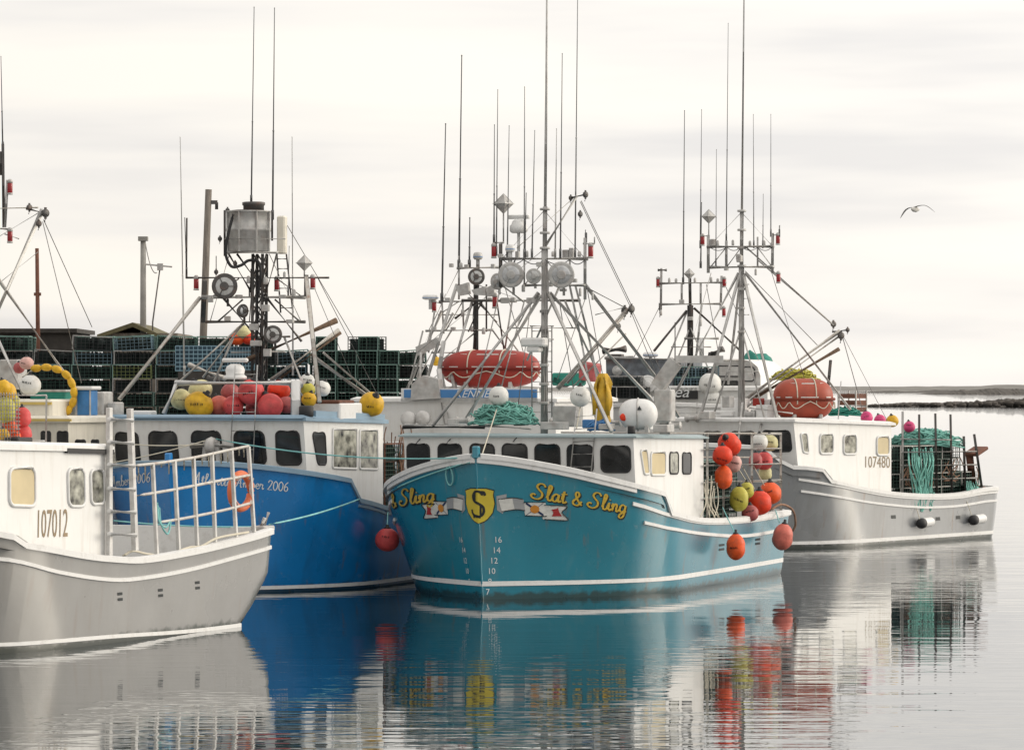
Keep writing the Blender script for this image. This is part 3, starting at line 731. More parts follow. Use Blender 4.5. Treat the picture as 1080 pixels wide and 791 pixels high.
def raft(label, c, ax, r, rotz, m, name='life_raft'):
    """a hard-shell egg-shaped raft lying on the roof: two half shells, flange, grab line and tape"""
    t = thing(name, label, 'life raft', c, rotz)
    def fn(p): return Vector((math.copysign(abs(p.x)**.62, p.x), p.y, math.copysign(abs(p.z)**.8, p.z)))
    A, Bb, Hh = ax, r, r*.98
    MB().ell((0, 0, 0), (A, Bb, Hh), None, 36, 20, 0, fn).build('shell', m, t)
    def ring(z, k, n=44, z_fn=None):
        out = []
        for i in range(n):
            a = 2*math.pi*i/n; q = math.sqrt(max(0, 1-(abs(z)/Hh)**2.5))
            x = math.copysign(abs(math.cos(a))**.62, math.cos(a))*A*k*q; y = math.sin(a)*Bb*k*q
            out.append(Vector((x, y, z if z_fn is None else z_fn(i))))
        return out
    fb = MB()
    for zz in (-.035, .035): fb.tube(ring(0.0, 1.03), .045, 6, closed=True)
    fb.build('flange', m, t)
    gl = MB(); gl.tube(ring(0, 1.06, 88, lambda i: -0.06-0.17*Hh/0.5*abs(math.sin(i*math.pi*12/88))), .014, 5, closed=True); gl.build('grab_line', M_ROPEW, t)
    for zz in (Hh*.08, Hh*.74):
        R_ = ring(zz, 1.015, 44)
        for i0 in range(0, 44, 4):
            sb = MB(); seg = [R_[(i0+j) % 44] for j in range(3)]
            sb.sheet([[p+Vector((0, 0, -.022)) for p in seg], [p*1.0+Vector((0, 0, .022)) for p in seg]], smooth=False)
            sb.build('reflective_strip', M_TAPE, t)
    st = MB()
    for x in (-.35*A, .3*A):
        pts = []
        for k in range(17):
            a = rad(-10+k*200/16); q = (1-abs(x/A)**3.2)**.5 if abs(x) < A else 0
            pts.append((x+.15*math.cos(a)*.4, Bb*1.015*q*math.cos(a), Hh*1.02*q*math.copysign(abs(math.sin(a))**.8, math.sin(a))))
        st.tube(pts, .018, 5)
    st.build('lashing', M_ROPEW, t)
    cb = MB()
    for x in (-.45*A, .45*A): cb.box((x, 0, -Hh*.95), (.10, Bb*1.5, .28), ch=.02)
    cb.build('cradle', M_GALV, t)
    return t

# ================================================================== SETTING
# ---- water: one sheet to the horizon, small wind ripples
def water():
    mb = MB(); ys = [-60, 20, 60, 100, 200, 600, 2000, 9000, 40000]; xs = [-20000, -3000, -400, -60, 0, 60, 400, 3000, 20000]
    mb.sheet([[Vector((x, y, 0)) for x in xs] for y in ys], smooth=False, flip=True)
    m = bpy.data.materials.new('harbour_water'); m.use_nodes = True
    nt = m.node_tree; n = nt.nodes; l = nt.links; b = n['Principled BSDF']
    b.inputs['Base Color'].default_value = (0.010, 0.022, 0.028, 1); b.inputs['Roughness'].default_value = 0.015
    b.inputs['IOR'].default_value = 2.2
    t = n.new('ShaderNodeTexCoord')
    def noise(sx, sy, det, rot=0.0):
        mp = n.new('ShaderNodeMapping'); mp.inputs['Scale'].default_value = (sx, sy, 1); mp.inputs['Rotation'].default_value = (0, 0, rot)
        l.new(t.outputs['Object'], mp.inputs['Vector'])
        z = n.new('ShaderNodeTexNoise'); z.inputs['Scale'].default_value = 1; z.inputs['Detail'].default_value = det; z.inputs['Roughness'].default_value = .45
        l.new(mp.outputs[0], z.inputs['Vector']); return z.outputs['Fac']
    a = noise(0.6, 2.3, 2.5); s2 = noise(0.22, 0.5, 1.0, 0.3); msk = noise(0.035, 0.075, 3.0)
    r = n.new('ShaderNodeMapRange'); r.inputs['From Min'].default_value = .36; r.inputs['From Max'].default_value = .62; r.inputs['To Min'].default_value = 0.22; r.inputs['To Max'].default_value = 1.15
    l.new(msk, r.inputs['Value'])
    ma = n.new('ShaderNodeMath'); ma.operation = 'MULTIPLY'; l.new(a, ma.inputs[0]); l.new(r.outputs[0], ma.inputs[1])
    mb2 = n.new('ShaderNodeMath'); mb2.operation = 'MULTIPLY_ADD'; l.new(s2, mb2.inputs[0]); mb2.inputs[1].default_value = 1.2; l.new(ma.outputs[0], mb2.inputs[2])
    bp = n.new('ShaderNodeBump'); bp.inputs['Strength'].default_value = 1.0; bp.inputs['Distance'].default_value = 0.009
    l.new(mb2.outputs[0], bp.inputs['Height']); l.new(bp.outputs[0], b.inputs['Normal'])
    o = mb.build('water', m); tag(o, kind='structure')
water()
# ---- far land and skerries
def ridge(name, x0, x1, Y, h, depth, m, seed, n=120, taper=0.08, kind='structure', label=None, cat=None):
    g = random.Random(seed); rows = []
    ph = [g.uniform(0, 6.28) for _ in range(8)]
    for i in range(n+1):
        t = i/n; x = x0+(x1-x0)*t
        e = min(1, t/taper)*min(1, (1-t)/taper) if taper else 1
        hh = h*e*(0.62+0.2*math.sin(t*9+ph[0])+0.12*math.sin(t*23+ph[1])+0.10*math.sin(t*61+ph[2])+g.uniform(-.10, .10))
        rows.append([Vector((x, Y-depth*.5*(0.6+.4*e)+g.uniform(-.05, .05)*depth, -.3)), Vector((x+g.uniform(-.01, .01)*h, Y-depth*.25, hh*.55)), Vector((x, Y, max(hh, -.2))), Vector((x, Y+depth*.5, hh*.6)), Vector((x, Y+depth, -.3))])
    mb = MB(); mb.sheet(rows, smooth=False)
    o = mb.build(name, m); tag(o, label, cat, kind=kind); return o
M_LAND = mat('far_shore_heath', (0.20, 0.19, 0.175), rough=1, var=0.3, scale=0.02)
M_LAND2 = mat('shore_rock', (0.085, 0.075, 0.065), rough=1, var=0.5, scale=0.3)
ridge('far_shore', -900, 2200, 4500, 10.0, 500, M_LAND, 3, n=200, taper=0.02)
ridge('low_shore', 228, 620, 2900, 3.6, 160, M_LAND2, 5, n=160, taper=0.25)
ridge('low_shore', 246, 420, 2300, 4.0, 60, M_LAND2, 15, n=160, taper=0.2)
ridge('rock_ledge', 79, 190, 880, 3.9, 30, M_LAND2, 8, n=320, taper=0.45)
def boulders():
    g = random.Random(21); mb = MB()
    for i in range(320):
        t = g.random(); x = 81+t*75; r = 0.2+0.9*t*g.random()+.15
        def fn(p): k = 1+0.25*math.sin(7*p.x+5*p.y+i)+.15*math.sin(11*p.z+i); return p*k
        mb.ell((x, 868+g.uniform(-10, 12), .1+r*.2+2.2*t*g.random()), (r*1.7, r*1.3, r*.8), None, 7, 5, 0, fn)
    tag(mb.build('ledge_boulders', M_LAND2), 'dark jumbled boulders along the rock ledge', 'boulders', kind='stuff')
boulders()

# ---- the wharf behind the boats, with its stacked traps
def wharf():
    mb = MB(); x0, x1, y0, y1 = -34, -0.6, 108.5, 128
    mb.box(((x0+x1)/2, (y0+y1)/2, 2.95), (x1-x0, y1-y0, .3)); mb.box(((x0+x1)/2, y0-.12, 3.22), (x1-x0, .25, .26))
    mb.box(((x0+x1)/2, y0-.05, 2.3), (x1-x0, .2, .3)); mb.box(((x0+x1)/2, y0-.05, 1.3), (x1-x0, .2, .3))
    t = thing('wharf', 'timber wharf on dark piles behind the moored boats', 'wharf', (0, 0, 0))
    mb.build('deck', M_WOOD, t)
    for i in range(22):
        x = x0+.6+i*(x1-x0-1.2)/21
        MB().tube([(x, y0-.3, -1), (x+.05, y0-.26, 3.3)], .17, 8).build('pile', M_PILE, t)
    MB().box(((x0+x1)/2, y0+.5, 1.0), (x1-x0, .1, 3.6)).build('planking', M_PILE, t)
wharf()
def trap_stacks():
    g = random.Random(5)
    specs = [('green wire lobster trap in the long wharf stack behind the left boats', 'traps stacked behind the left boats', -15.2, -7.35, 111.2, 7, 6.22),
             ('green wire lobster trap in the tall stack right behind the blue boat mast', 'traps stacked behind the blue boat', -7.2, -3.0, 112.5, 7, 6.05)]
    for si, (lab, grp, xa, xb, Y, nr, top) in enumerate(specs):
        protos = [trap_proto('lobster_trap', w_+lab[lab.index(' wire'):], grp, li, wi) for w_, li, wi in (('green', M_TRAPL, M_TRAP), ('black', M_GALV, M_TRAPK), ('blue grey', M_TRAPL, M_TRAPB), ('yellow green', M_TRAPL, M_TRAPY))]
        used_ = set()
        w = 1.19; first = True
        for row in range(2):
            for c in range(int((xb-xa)/w+.5)):
                k = nr-(1 if g.random() < (.25 if si == 0 else .6) else 0)-(1 if row and si else 0)
                for j in range(k):
                    if row == 1 and j < 4: continue
                    if j == k-1 and g.random() < .12: continue
                    loc = (xa+.56+c*w+g.uniform(-.06, .06), Y+row*.62+g.uniform(-.10, .10), 3.12+.205+j*.405)
                    q_ = g.random(); pi = 0 if q_ < .48 else (1 if q_ < .82 else (2 if q_ < .93 else 3)); proto = protos[pi]
                    if pi not in used_: proto.location = loc; used_.add(pi)
                    else:
                        d_ = dup(proto, loc, g.uniform(-.07, .07))
                        if j == k-1: d_.rotation_euler.y = g.choice((0, 0, .05, -.06)); d_.location.z += .02
    # end-on stack at the right corner
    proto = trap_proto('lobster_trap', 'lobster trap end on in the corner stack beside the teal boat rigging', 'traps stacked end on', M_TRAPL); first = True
    for c in range(4):
        for j in range(7-(c % 2)):
            loc = (-5.4+c*.6+g.uniform(-.02, .02), 110.9+g.uniform(-.03, .03), 3.12+.205+j*.405)
            if first: proto.location = loc; proto.rotation_euler = (0, 0, rad(90)); first = False
            else: dup(proto, loc, rad(90)+g.uniform(-.03, .03))
trap_stacks()
def shed():
    t = thing('shed', 'low shed with a mossy brown gable roof behind the trap stacks', 'shed', at(150, 400, 122))
    a = t.location
    Y = 122; z0 = 3.1-a.z
    zl = at(0, 352, Y).z-a.z; zr = at(0, 341, Y).z-a.z
    x0, x1 = at(108, 0, Y).x-a.x, at(196, 0, Y).x-a.x
    MB().box(((x0+x1)/2, 1.5, (z0+zl)/2), (x1-x0-.3, 5.6, zl-z0)).build('wall', M_WOOD, t)
    mb = MB(); xm = x0+(x1-x0)*.42
    A = [Vector((x0, -1.6, zl-.05)), Vector((xm, -1.6, zr)), Vector((x1, -1.6, zl-.35)), Vector((x1, -1.6, zl-.48)), Vector((xm, -1.6, zr-.14)), Vector((x0, -1.6, zl-.18))]
    mb.prism(A, [p+Vector((0, 6.4, 0)) for p in A]); mb.build('roof', M_ROOF, t)
    t2 = thing('shed', 'flat dark roofed shed at the far left behind the trap stacks', 'shed', at(32, 400, 124)); a = t2.location
    zt = at(0, 351, 124).z-a.z
    MB().box((0, 2, (3.1-a.z+zt)/2), (2.9, 5, zt-3.1+a.z)).build('wall', M_PILE, t2)
    MB().box((0, 2, zt+.06), (3.2, 5.4, .14)).build('roof', M_PILE, t2)
shed()
def pole(name, label, x0, y0, x1, y1, Y, r, m, extra=None):
    t = thing(name, label, 'pole', at(x0, y0, Y)); a = t.location; b_ = at(x1, y1, Y)-a
    MB().tube([Vector((0, 0, 3.1-a.z)), Vector((0, 0, 0)), b_], [r, r, r*.85], 10).build('post', m, t)
    if extra: extra(t, b_)
    return t
def ex1(t, b_):
    MB().box(b_+Vector((.1, 0, -.4)), (.35, .1, .12)).build('bracket', M_DARKM, t)
    MB().tube([b_+Vector((.25, 0, -.4)), b_+Vector((.25, 0, -.62))], .05, 6).build('insulator', M_DARKM, t)
pole('utility_pole', 'weathered wooden utility pole leaning beside the crow’s nest'.replace('’', ''), 213, 395, 220, 200, 118, .12, M_WOOD, ex1)
pole('light_pole', 'pale grey square topped pole above the shed roof', 151, 345, 151, 252, 121, .10, M_CONC, lambda t, b_: MB().box(b_, (.3, .3, .14)).build('cap', M_CONC, t))
pole('iron_pole', 'rusty brown iron pole left of the shed', 40, 350, 39, 262, 121, .07, M_RUSTY, lambda t, b_: MB().box(b_*.45, (.22, .12, .1)).build('bracket', M_RUSTY, t))
def ex2(t, b_):
    MB().beam(b_+Vector((-.45, 0, .06)), b_+Vector((.38, 0, -.02)), .05).build('crossarm', M_GALV, t)
    MB().box(b_+Vector((0, 0, -.02)), (.18, .18, .22)).build('fitting', M_GALV, t)
    MB().tube(sag(b_+Vector((-.1, 0, -.2)), b_+Vector((-.5, 0, .9)), .35), .016, 5).build('cable', M_WIRE, t)
pole('lamp_mast', 'thin leaning mast with a short crossarm right of the pale pole', 161, 340, 169, 281, 121, .025, M_DARKM, ex2)
pole('iron_pole', 'second wharf post just left of the leaning wooden utility pole', 205, 395, 205, 372, 119, .07, M_RUSTY)

# ---- the gull
def gull():
    c = at(965, 221, 118); mb = MB(); k = 118/F
    body = [(-.26, .015), (-.2, .05), (-.08, .085), (.06, .09), (.16, .06), (.2, .055), (.25, .045), (.29, .015), (.335, .004)]
    mx = Matrix.Rotation(rad(60), 4, 'Z') @ Matrix.Rotation(rad(90), 4, 'Y')
    mb.lathe([(r, z) for z, r in body], 12, mx, 0)
    def wing(pts, ch, mi):
        up, lo = [], []
        P = catmull(pts, 4); n = len(P)
        d = mx.to_3x3() @ Vector((0, 0, 1))
        rows = []
        for i, p in enumerate(P):
            w = ch*(1-(i/(n-1))**2.2*.9); th = .018*(1-i/(n-1))+.004
            rows.append([p+d*w*.5, p+d*w*.2+Vector((0, 0, th)), p-d*w*.5, p+d*w*.1-Vector((0, 0, th*.4)), p+d*w*.5])
        mb.sheet(rows, mi)
    v = lambda x, y, dy=0: at(x, y, 118+dy)-c
    wing([v(964, 219), v(969, 217.3, -.1), v(975, 216.9, -.2), v(980, 219, -.3), v(986, 224, -.35)], .20, 1)
    wing([v(963, 219.5), v(959, 219.5, .1), v(955, 222, .2), v(951.5, 227, .3), v(949.5, 230.5, .3)], .18, 1)
    o = mb.build('gull', [M_FEATHW, M_FEATHG]); o.location = c
    tag(o, 'grey gull gliding with drooped wings in the right of the sky', 'bird')
gull()

# ================================================================== BOATS
def sym(b, pl, pr, py):
    """the station at which the pixels pl and pr stand equally far from the keel line"""
    lo, hi = -2.0, 11.0
    f = lambda s: b.S(pl, py, s).x+b.S(pr, py, s).x
    for _ in range(40):
        m = (lo+hi)/2
        if f(lo)*f(m) <= 0: hi = m
        else: lo = m
    return (lo+hi)/2
def keel_s(b, px, py):
    lo, hi = -2.0, 14.0
    f = lambda s: b.S(px, py, s).x
    for _ in range(40):
        m = (lo+hi)/2
        if f(lo)*f(m) <= 0: hi = m
        else: lo = m
    return (lo+hi)/2
def bars(b, parent, lst):
    for name, x0, y0, s0, x1, y1, s1, w, m in lst:
        a, c = b.S(x0, y0, s0), b.S(x1, y1, s1)
        k = w*b.l2w(a).y/F/2
        b.T(name, [a, c], k, m, parent, 8)
# ------------------------------------------------------------------ D: the teal boat in the middle
D = Boat('teal lobster boat with gold lettering and a yellow shield on its bow', 501.5, 80, 20, L=13.6, B=3.3, H=3.05, rake=0.42, Ld=3.3, Lw=4.4, nd=2.4, nw=1.9, Bw=3.02)
b = D
fore = [(0, 3.06)]+b.keys([(530, 482.5), (560, 487), (600, 494.5), (640, 504), (672, 512), (700, 520)])
aft = b.keys([(668, 530), (705, 540), (743, 548), (790, 546), (822, 541)])
s1 = b.hit(700, 520).y; s2 = b.hit(707, 541).y
print('D', fore, aft, s1, s2)
b.hull(M_TEAL, fore, aft, s1, s2, boot=(0.33, 0.10), post=M_TEAL, cap=M_TRIM)
k1 = b.keys([(667, 531), (705, 543), (743, 551), (790, 549), (822, 544)]); k1.append((b.L-.02, k1[-1][1]+.03))
b.strip(k1, M_TRIM, h=.10)
k2 = b.keys([(679, 551), (705, 557), (743, 563), (785, 565), (822, 559)]); k2.append((b.L-.02, k2[-1][1]+.03))
b.strip(k2, M_TRIM, h=.09)
fk = [(s, z-.10) for s, z in fore if s < s1-.05]
b.strip([(0.02, fk[0][1])]+fk[1:], M_TRIM, name='bow_rail_strip', h=.14, out=.045)
# wheelhouse
sf = sym(b, 426, 668, 458); wf = b.S(668, 458, sf).x; zf = b.S(668, 458, sf).z
wa = 2.88; q = b.P(742, 460, wa); print('D house', sf, wf, zf, q)
H = b.house(wf, wa, sf, sf+.30, q.y, 0.9, zf-.08, q.z-.06, M_WHITE, roof_m=M_DTRIM, thick=.035, wb=wf+.12)
fp = H['front']
for x0, y0, x1, y1 in ((429.6,468,452.6,497),(462.4,468,486.4,497),(496,468,521,497),(530,468,555.5,497),(564.5,468.5,590,497.5),(598.5,469,625,498),(634,470,664.5,498)):
    b.win(H, 'front', [(x0, y0), (x1, y0+.3), (x1+.8, y1), (x0+.4, y1-.3)])
b.win(H, 'side', [(675, 475), (682, 475), (684.5, 500), (679, 500)], M_TAN, M_TRIM, fr=.03)
b.win(H, 'side', (686, 477, 701.5, 501), M_TAN, M_TRIM, fr=.03)
b.win(H, 'side', (706, 477, 715, 499.5), M_REFLGLASS, M_RUBBER)
b.win(H, 'side', (719.5, 477.5, 728.5, 499.5), M_GLASS, M_RUBBER)
# lettering
b.script_hull('Slat & Sling', (560, 525), (659, 541), 0.165, [M_GOLD, M_BLACK], w=.25)
hA, hB = b.hit(418, 534), b.hit(459, 526)
b.script_hull(' & Sling', (413, 536), (459.5, 528), 0.165, [M_GOLD, M_BLACK], w=.25)
def crest(b):
    hc = b.hit(505, 533); z0 = hc.z; k = 1/47.5          # metres per photo pixel here
    sh = MB()
    def P(x, y, off): return b.on(x, z0+y, off)
    def patch(poly, off, mi, mb, n=10):
        """fills a polygon given in (u, v) metres by horizontal spans, so that it follows the stem"""
        ys = [p[1] for p in poly]; y0, y1 = min(ys), max(ys); rows = []
        def span(y):
            xs = []
            for i in range(len(poly)):
                (xa, ya), (xb, yb) = poly[i], poly[(i+1) % len(poly)]
                if (ya-y)*(yb-y) <= 0 and ya != yb: xs.append(xa+(xb-xa)*(y-ya)/(yb-ya))
            return (min(xs), max(xs)) if xs else (0, 0)
        for j in range(n+1):
            y = y0+(y1-y0)*min(max(j/n, .002), .998); a, c = span(y)
            us = sorted(set([a+(c-a)*i/8 for i in range(9)]+([0.0] if a < 0 < c else [])))
            while len(us) < 10: us.append(us[-1])
            rows.append([P(u, y, off) for u in us])
        mb.sheet(rows, mi, False)
    KS = .88
    S_ = [(-.40,.37),(-.2,.40),(0,.38),(.2,.40),(.40,.37),(.37,.25),(.40,.05),(.34,-.18),(.18,-.36),(0,-.43),(-.18,-.36),(-.34,-.18),(-.40,.05),(-.37,.25)]
    S_ = [(x*KS, y*KS) for x, y in S_]; B_ = [(x*1.07, y*1.06) for x, y in S_]
    patch(B_, .008, 1, sh, 16); patch(S_, .015, 0, sh, 16)
    sh.build('shield_emblem', [M_SHIELD, M_BLACK], b.mesh)
    lt = MB()
    def fn(u, v): return P(-.18+u*.225, -.25+v*.27, .024)
    SB = [[(1.3,1.75),(1.0,2.0),(.6,2.0),(.3,1.7),(.4,1.3),(.9,1.05),(1.3,.75),(1.25,.3),(.85,.05),(.45,.1),(.1,.3)], [(.2,.0),(.55,.12),(1.0,-.02)], [(.55,1.9),(.5,1.2)], [(1.05,.95),(1.0,.2)], [(1.0,2.0),(1.4,1.95),(1.5,1.7)], [(.1,.3),(.05,.6)]]
    SCR['§'] = (1.5, SB); script(lt, '§', fn, .26, 0, 0.0); lt.build('shield_letter', M_BLACK, b.mesh)
    for sg in (1, -1):
        bn = MB()
        X = lambda pts: [(sg*x, y) for x, y in pts]
        patch(X([(.40,.22),(.62,.24),(.60,.02),(.52,-.18),(.40,-.10)]), .009, 1, bn)
        patch(X([(.44,.13),(.74,.16),(.96,.13),(1.0,-.10),(.80,-.09),(.50,-.13)]), .017, 0, bn)
        patch(X([(.74,.16),(.98,.13),(1.0,-.11),(.78,-.09)]), .021, 2, bn)
        patch(X([(.97,.06),(1.45,.06),(1.47,-.24),(1.0,-.22)]), .012, 0, bn)
        patch(X([(1.36,.0),(1.92,-.03),(1.80,-.16),(1.94,-.33),(1.38,-.30)]), .009, 0, bn)
        for ln in ([(.99,.06),(1.43,-.23)], [(.99,-.22),(1.43,.05)]):
            patch(X([(ln[0][0], ln[0][1]-.016), (ln[0][0]+.03, ln[0][1]+.016), (ln[1][0], ln[1][1]+.016), (ln[1][0]-.03, ln[1][1]-.016)]), .019, 3, bn, 6)
        patch([(sg*1.21+.10*math.cos(a), -.085+.09*math.sin(a)) for a in [i*math.pi/6 for i in range(12)]], .025, 4, bn, 8)
        patch(X([(1.56,-.08),(1.66,-.12),(1.72,-.05),(1.74,-.14),(1.80,-.24),(1.68,-.2),(1.58,-.24),(1.62,-.16)]), .016, 5, bn, 8)
        for ed in ([(.44,.13),(.74,.16),(.96,.13)], [(.50,-.13),(.80,-.09),(1.0,-.11)], [(.97,.06),(1.45,.06)], [(1.0,-.22),(1.47,-.24)], [(1.42,.0),(1.92,-.03),(1.80,-.16),(1.94,-.33),(1.42,-.30)]):
            pp = [P(sg*x, y, .022) for x, y in catmull([(x, y, 0) for x, y in ed], 4) for x, y in [(x, y)]] if False else [P(sg*p.x, p.y, .02) for p in catmull([(x, y, 0) for x, y in ed], 4)]
            bn.tube(pp, .010, 5, 6)
        bn.build('banner_emblem', [M_BANNER, M_BANG, M_BANG, M_NAVY, M_ORG, M_REDE, M_BLACK], b.mesh)
crest(b)
def draft_marks(b):
    mb = MB()
    for txt, x, y in (('16',525,569),('14',523,580),('12',520.5,591),('10',518.5,602),('8',516,613),('7',513.8,624)):
        h = b.hit(x, y); u = b.u_of(h); vs, fs, asp = block(txt); hh = .125; w = hh*asp
        mb.add([b.on(u+(a-.5)*w, h.z+(c-.5)*hh, .012) for a, c in vs], fs)
    for txt, x, y in (('16',487,569),('14',490,580),('12',492,591),('10',494,602),('8',496,613)):
        h = b.hit(x, y); u = b.u_of(h); vs, fs, asp = block(txt); hh = .115; w = hh*asp*.8
        mb.add([b.on(u+(a-.5)*w, h.z+(c-.5)*hh, .012) for a, c in vs], fs)
    mb.build('draft_marks', M_WLET, b.mesh)
draft_marks(b)
def scuppers(b, lst, w=.16, h=.05, pairs=True):
    for x, y in lst:
        hc = b.hit(x, y); u = b.u_of(hc); mb = MB()
        for dz in ((.05, -.05) if pairs else (0,)):
            mb.poly([b.on(u-w/2, hc.z+dz-h/2, .008), b.on(u+w/2, hc.z+dz-h/2, .008), b.on(u+w/2, hc.z+dz+h/2, .008), b.on(u-w/2, hc.z+dz+h/2, .008)])
        mb.build('scupper', M_BLACK, b.mesh)
scuppers(b, [(761, 577), (799, 571)], w=.42)
# mast and rig
sm = keel_s(b, 574, 300); print('D mast s', sm); sb_ = sm+.05
zr = H['zf']
mb = MB(); foot = b.S(574, 448, sm); foot.z = zr
mb.tube([foot, b.S(574.5, 262, sm)], [.085, .075], 12); mb.tube([b.S(574.5, 264, sm), b.S(575, 218, sm)], .052, 10)
for yy in (221, 246, 262): mb.lathe([(.11, -.02), (.12, 0), (.11, .03)], 12, Matrix.Translation(b.S(574.7, yy, sm)))
mb.tube([b.S(575, 218, sm), b.S(576.2, 100, sm), b.S(577, -40, sm)], [.035, .028, .018], 8)
mast = mb.build('mast', M_GALV, b.o)
G, A_, Dk, Rw = M_GALV, M_ALU, M_DARKM, M_RAILW
bars(b, mast, [
 ('crossbar', 528, 273, sm, 620, 273, sm, 4.2, G), ('crossbar', 552, 301, sm, 618, 301, sm, 3.4, G), ('crossbar', 487, 317, sm+.5, 612, 317, sm+.5, 3.4, Dk),
 ('upright', 528, 257, sm, 528, 303, sm, 4.2, Dk), ('upright', 617, 251, sm, 617, 316, sm, 3.4, G), ('upright', 553, 272, sm, 553, 302, sm, 2, G), ('upright', 601, 273, sm, 601, 302, sm, 2, G),
 ('leg', 568, 309, sm, 456, 449, sm-1.6, 4.6, A_), ('leg', 570, 312, sm, 489, 446, sm+1.6, 4.2, A_), ('leg', 578, 309, sm, 645, 455, sm-1.6, 4.6, A_), ('leg', 580, 309, sm, 686, 420, sm+1.6, 4.4, A_), ('leg', 686, 420, sm+1.6, 706, 447, sm+1.8, 4.4, A_),
 ('brace', 528, 300, sm, 552, 318, sm+.4, 2.4, G), ('brace', 617, 300, sm, 690, 396, sm+2.2, 4, G), ('brace', 690, 396, sm+2.2, 716, 440, sm+2.6, 4, G),
 ('lamp_bracket', 521, 256, sm, 531, 256, sm, 2.4, G), ('lamp_bracket', 615, 257, sm, 627, 257, sm, 2.2, G), ('lamp_bracket', 627, 257, sm, 627, 250, sm, 1.4, G),
 ('boom', 609, 206, sm-.2, 575, 260, sm, 3.2, A_), ('boom', 662, 326, sm+1.2, 588, 410, sm+.3, 5.5, Rw), ('boom', 658, 333, sm+1.5, 598, 404, sm+.6, 3, Rw),
 ('stay', 613, 212, sm-.2, 665, 320, sm+1.2, .9, M_WIRE), ('stay', 612, 213, sm-.2, 706, 410, sm+2.6, .8, M_WIRE), ('stay', 606, 208, sm-.2, 545, 262, sm, .8, M_ROPEW), ('stay', 628, 332, sm+.4, 660, 324, sm+1.2, 1.2, M_WIRE), ('stay', 618, 303, sm, 662, 326, sm+1.2, 1.3, M_WIRE),
 ('stay', 575, 262, sm, 440, 372, sm+3, .7, M_WIRE), ('stay', 666, 330, sm+1.2, 692, 395, sm+2.6, .8, M_WIRE), ('stay', 528, 303, sm, 497, 440, sm-.5, 1.3, G), ('stay', 601, 302, sm, 614, 364, sm+1, 2.4, A_), ('stay', 607, 302, sm, 622, 360, sm+1, 2.4, A_),
])
def block_tackle(b, parent, px, py, s, name='block', m=M_DARKM, k=1.0):
    k *= .68
    c = b.S(px, py, s); mb = MB()
    mb.lathe([(.04*k, -.05*k), (.11*k, -.04*k), (.11*k, .04*k), (.04*k, .05*k)], 12, Matrix.Translation(c) @ Matrix.Rotation(rad(90), 4, 'Y') @ Matrix.Rotation(.4, 4, 'X'))
    mb.beam(c+Vector((0, 0, .16*k)), c-Vector((0, 0, .16*k)), .05*k, .07*k); mb.tube([c-Vector((0, 0, .14*k)), c-Vector((.03*k, 0, .24*k))], .022*k, 6)
    return mb.build(name, m, parent)
for x, y, s_, k in ((602, 209, sm-.2, .7), (617.5, 205.5, sm-.2, .9), (612, 226, sm-.2, .8), (659, 328, sm+1.2, 1.2), (666, 326, sm+1.2, 1.1), (652, 344, sm+1.6, .9)): block_tackle(b, mast, x, y, s_, k=k)
bars(b, mast, [('sheave_arm', 601, 209, sm-.2, 619, 205, sm-.2, 2.6, Dk)])
b.flood(mast, 539, 290, sm-.35, 13.2, (M_GALV, M_LENSD)); b.flood(mast, 592, 290, sm-.35, 13.6, (M_GALV, M_LENSD)); b.flood(mast, 563, 291.5, sm-.2, 8); b.flood(mast, 525, 297, sm+.3, 8.5, (M_GALV, M_LENSD), yaw=-.6); b.flood(mast, 576, 291, sm+.3, 6, yaw=.7)
b.redlamp(mast, 521, 265, sm); b.redlamp(mast, 623, 265, sm); b.redlamp(mast, 522, 318, sm+.3)
b.reflector(mast, 531, 215, sm+.1, 11, 257)
b.radar(mast, 547, 229, sm+.2, 24, 5, 273); b.dome(mast, 538, 262, sm, 5, .8, name='antenna_dome')
for x0, y0, x1, y1, m_ in ((521, 258, 521.5, 132, M_WHIPD), (523.5, 270, 525, 95, M_WHIP), (535, 273, 537, 133, M_WHIP), (553, 273, 553.3, 92, M_WHIP), (553.5, 273, 555, 204, M_WHIPD), (561, 273, 564, 138, M_WHIP), (591, 273, 593, 57, M_WHIPD), (606.5, 273, 609.5, -30, M_WHIP), (585.5, 273, 587, 136, M_WHIPL), (618, 256, 617.5, 243, M_WHIPD)):
    b.whip(mast, x0, y0, x1, y1, sm+RND.uniform(-.05, .05), m_)
for x in (601, 606, 600): pass
mb = MB()
for x, y, w, h in ((597, 268, 7, 9), (603, 267, 5, 11), (546, 269, 4, 8)): 
    c = b.S(x, y, sm+.15); MB().box(c, (w*.0205, .12, h*.0205), ch=.01).build('instrument_box', M_GALV, mast)
mb = MB(); c = b.S(564, 361, sm-.2); mb.box(c, (.56, .35, .2), ch=.04); mb.box(c+Vector((0, 0, -.16)), (.3, .3, .12), ch=.03); mb.build('radar_scanner', M_TRIM, mast)
pl = (b.S(561, 440, sm+.3), b.S(561, 344, sm+.3)); pr = (b.S(582, 440, sm+.3), b.S(582, 344, sm+.3))
b.ladder(mast, pl, pr, 9, M_GALV, .016); bars(b, mast, [('ladder_hoop', 559, 344, sm+.3, 584, 344, sm+.3, 1.6, G), ('ladder_hoop', 559, 358, sm+.1, 584, 358, sm+.1, 1.4, G), ('mast_band', 574, 330, sm, 574, 327, sm, 10, G), ('mast_band', 574, 350, sm, 574, 347, sm, 9.5, G)])
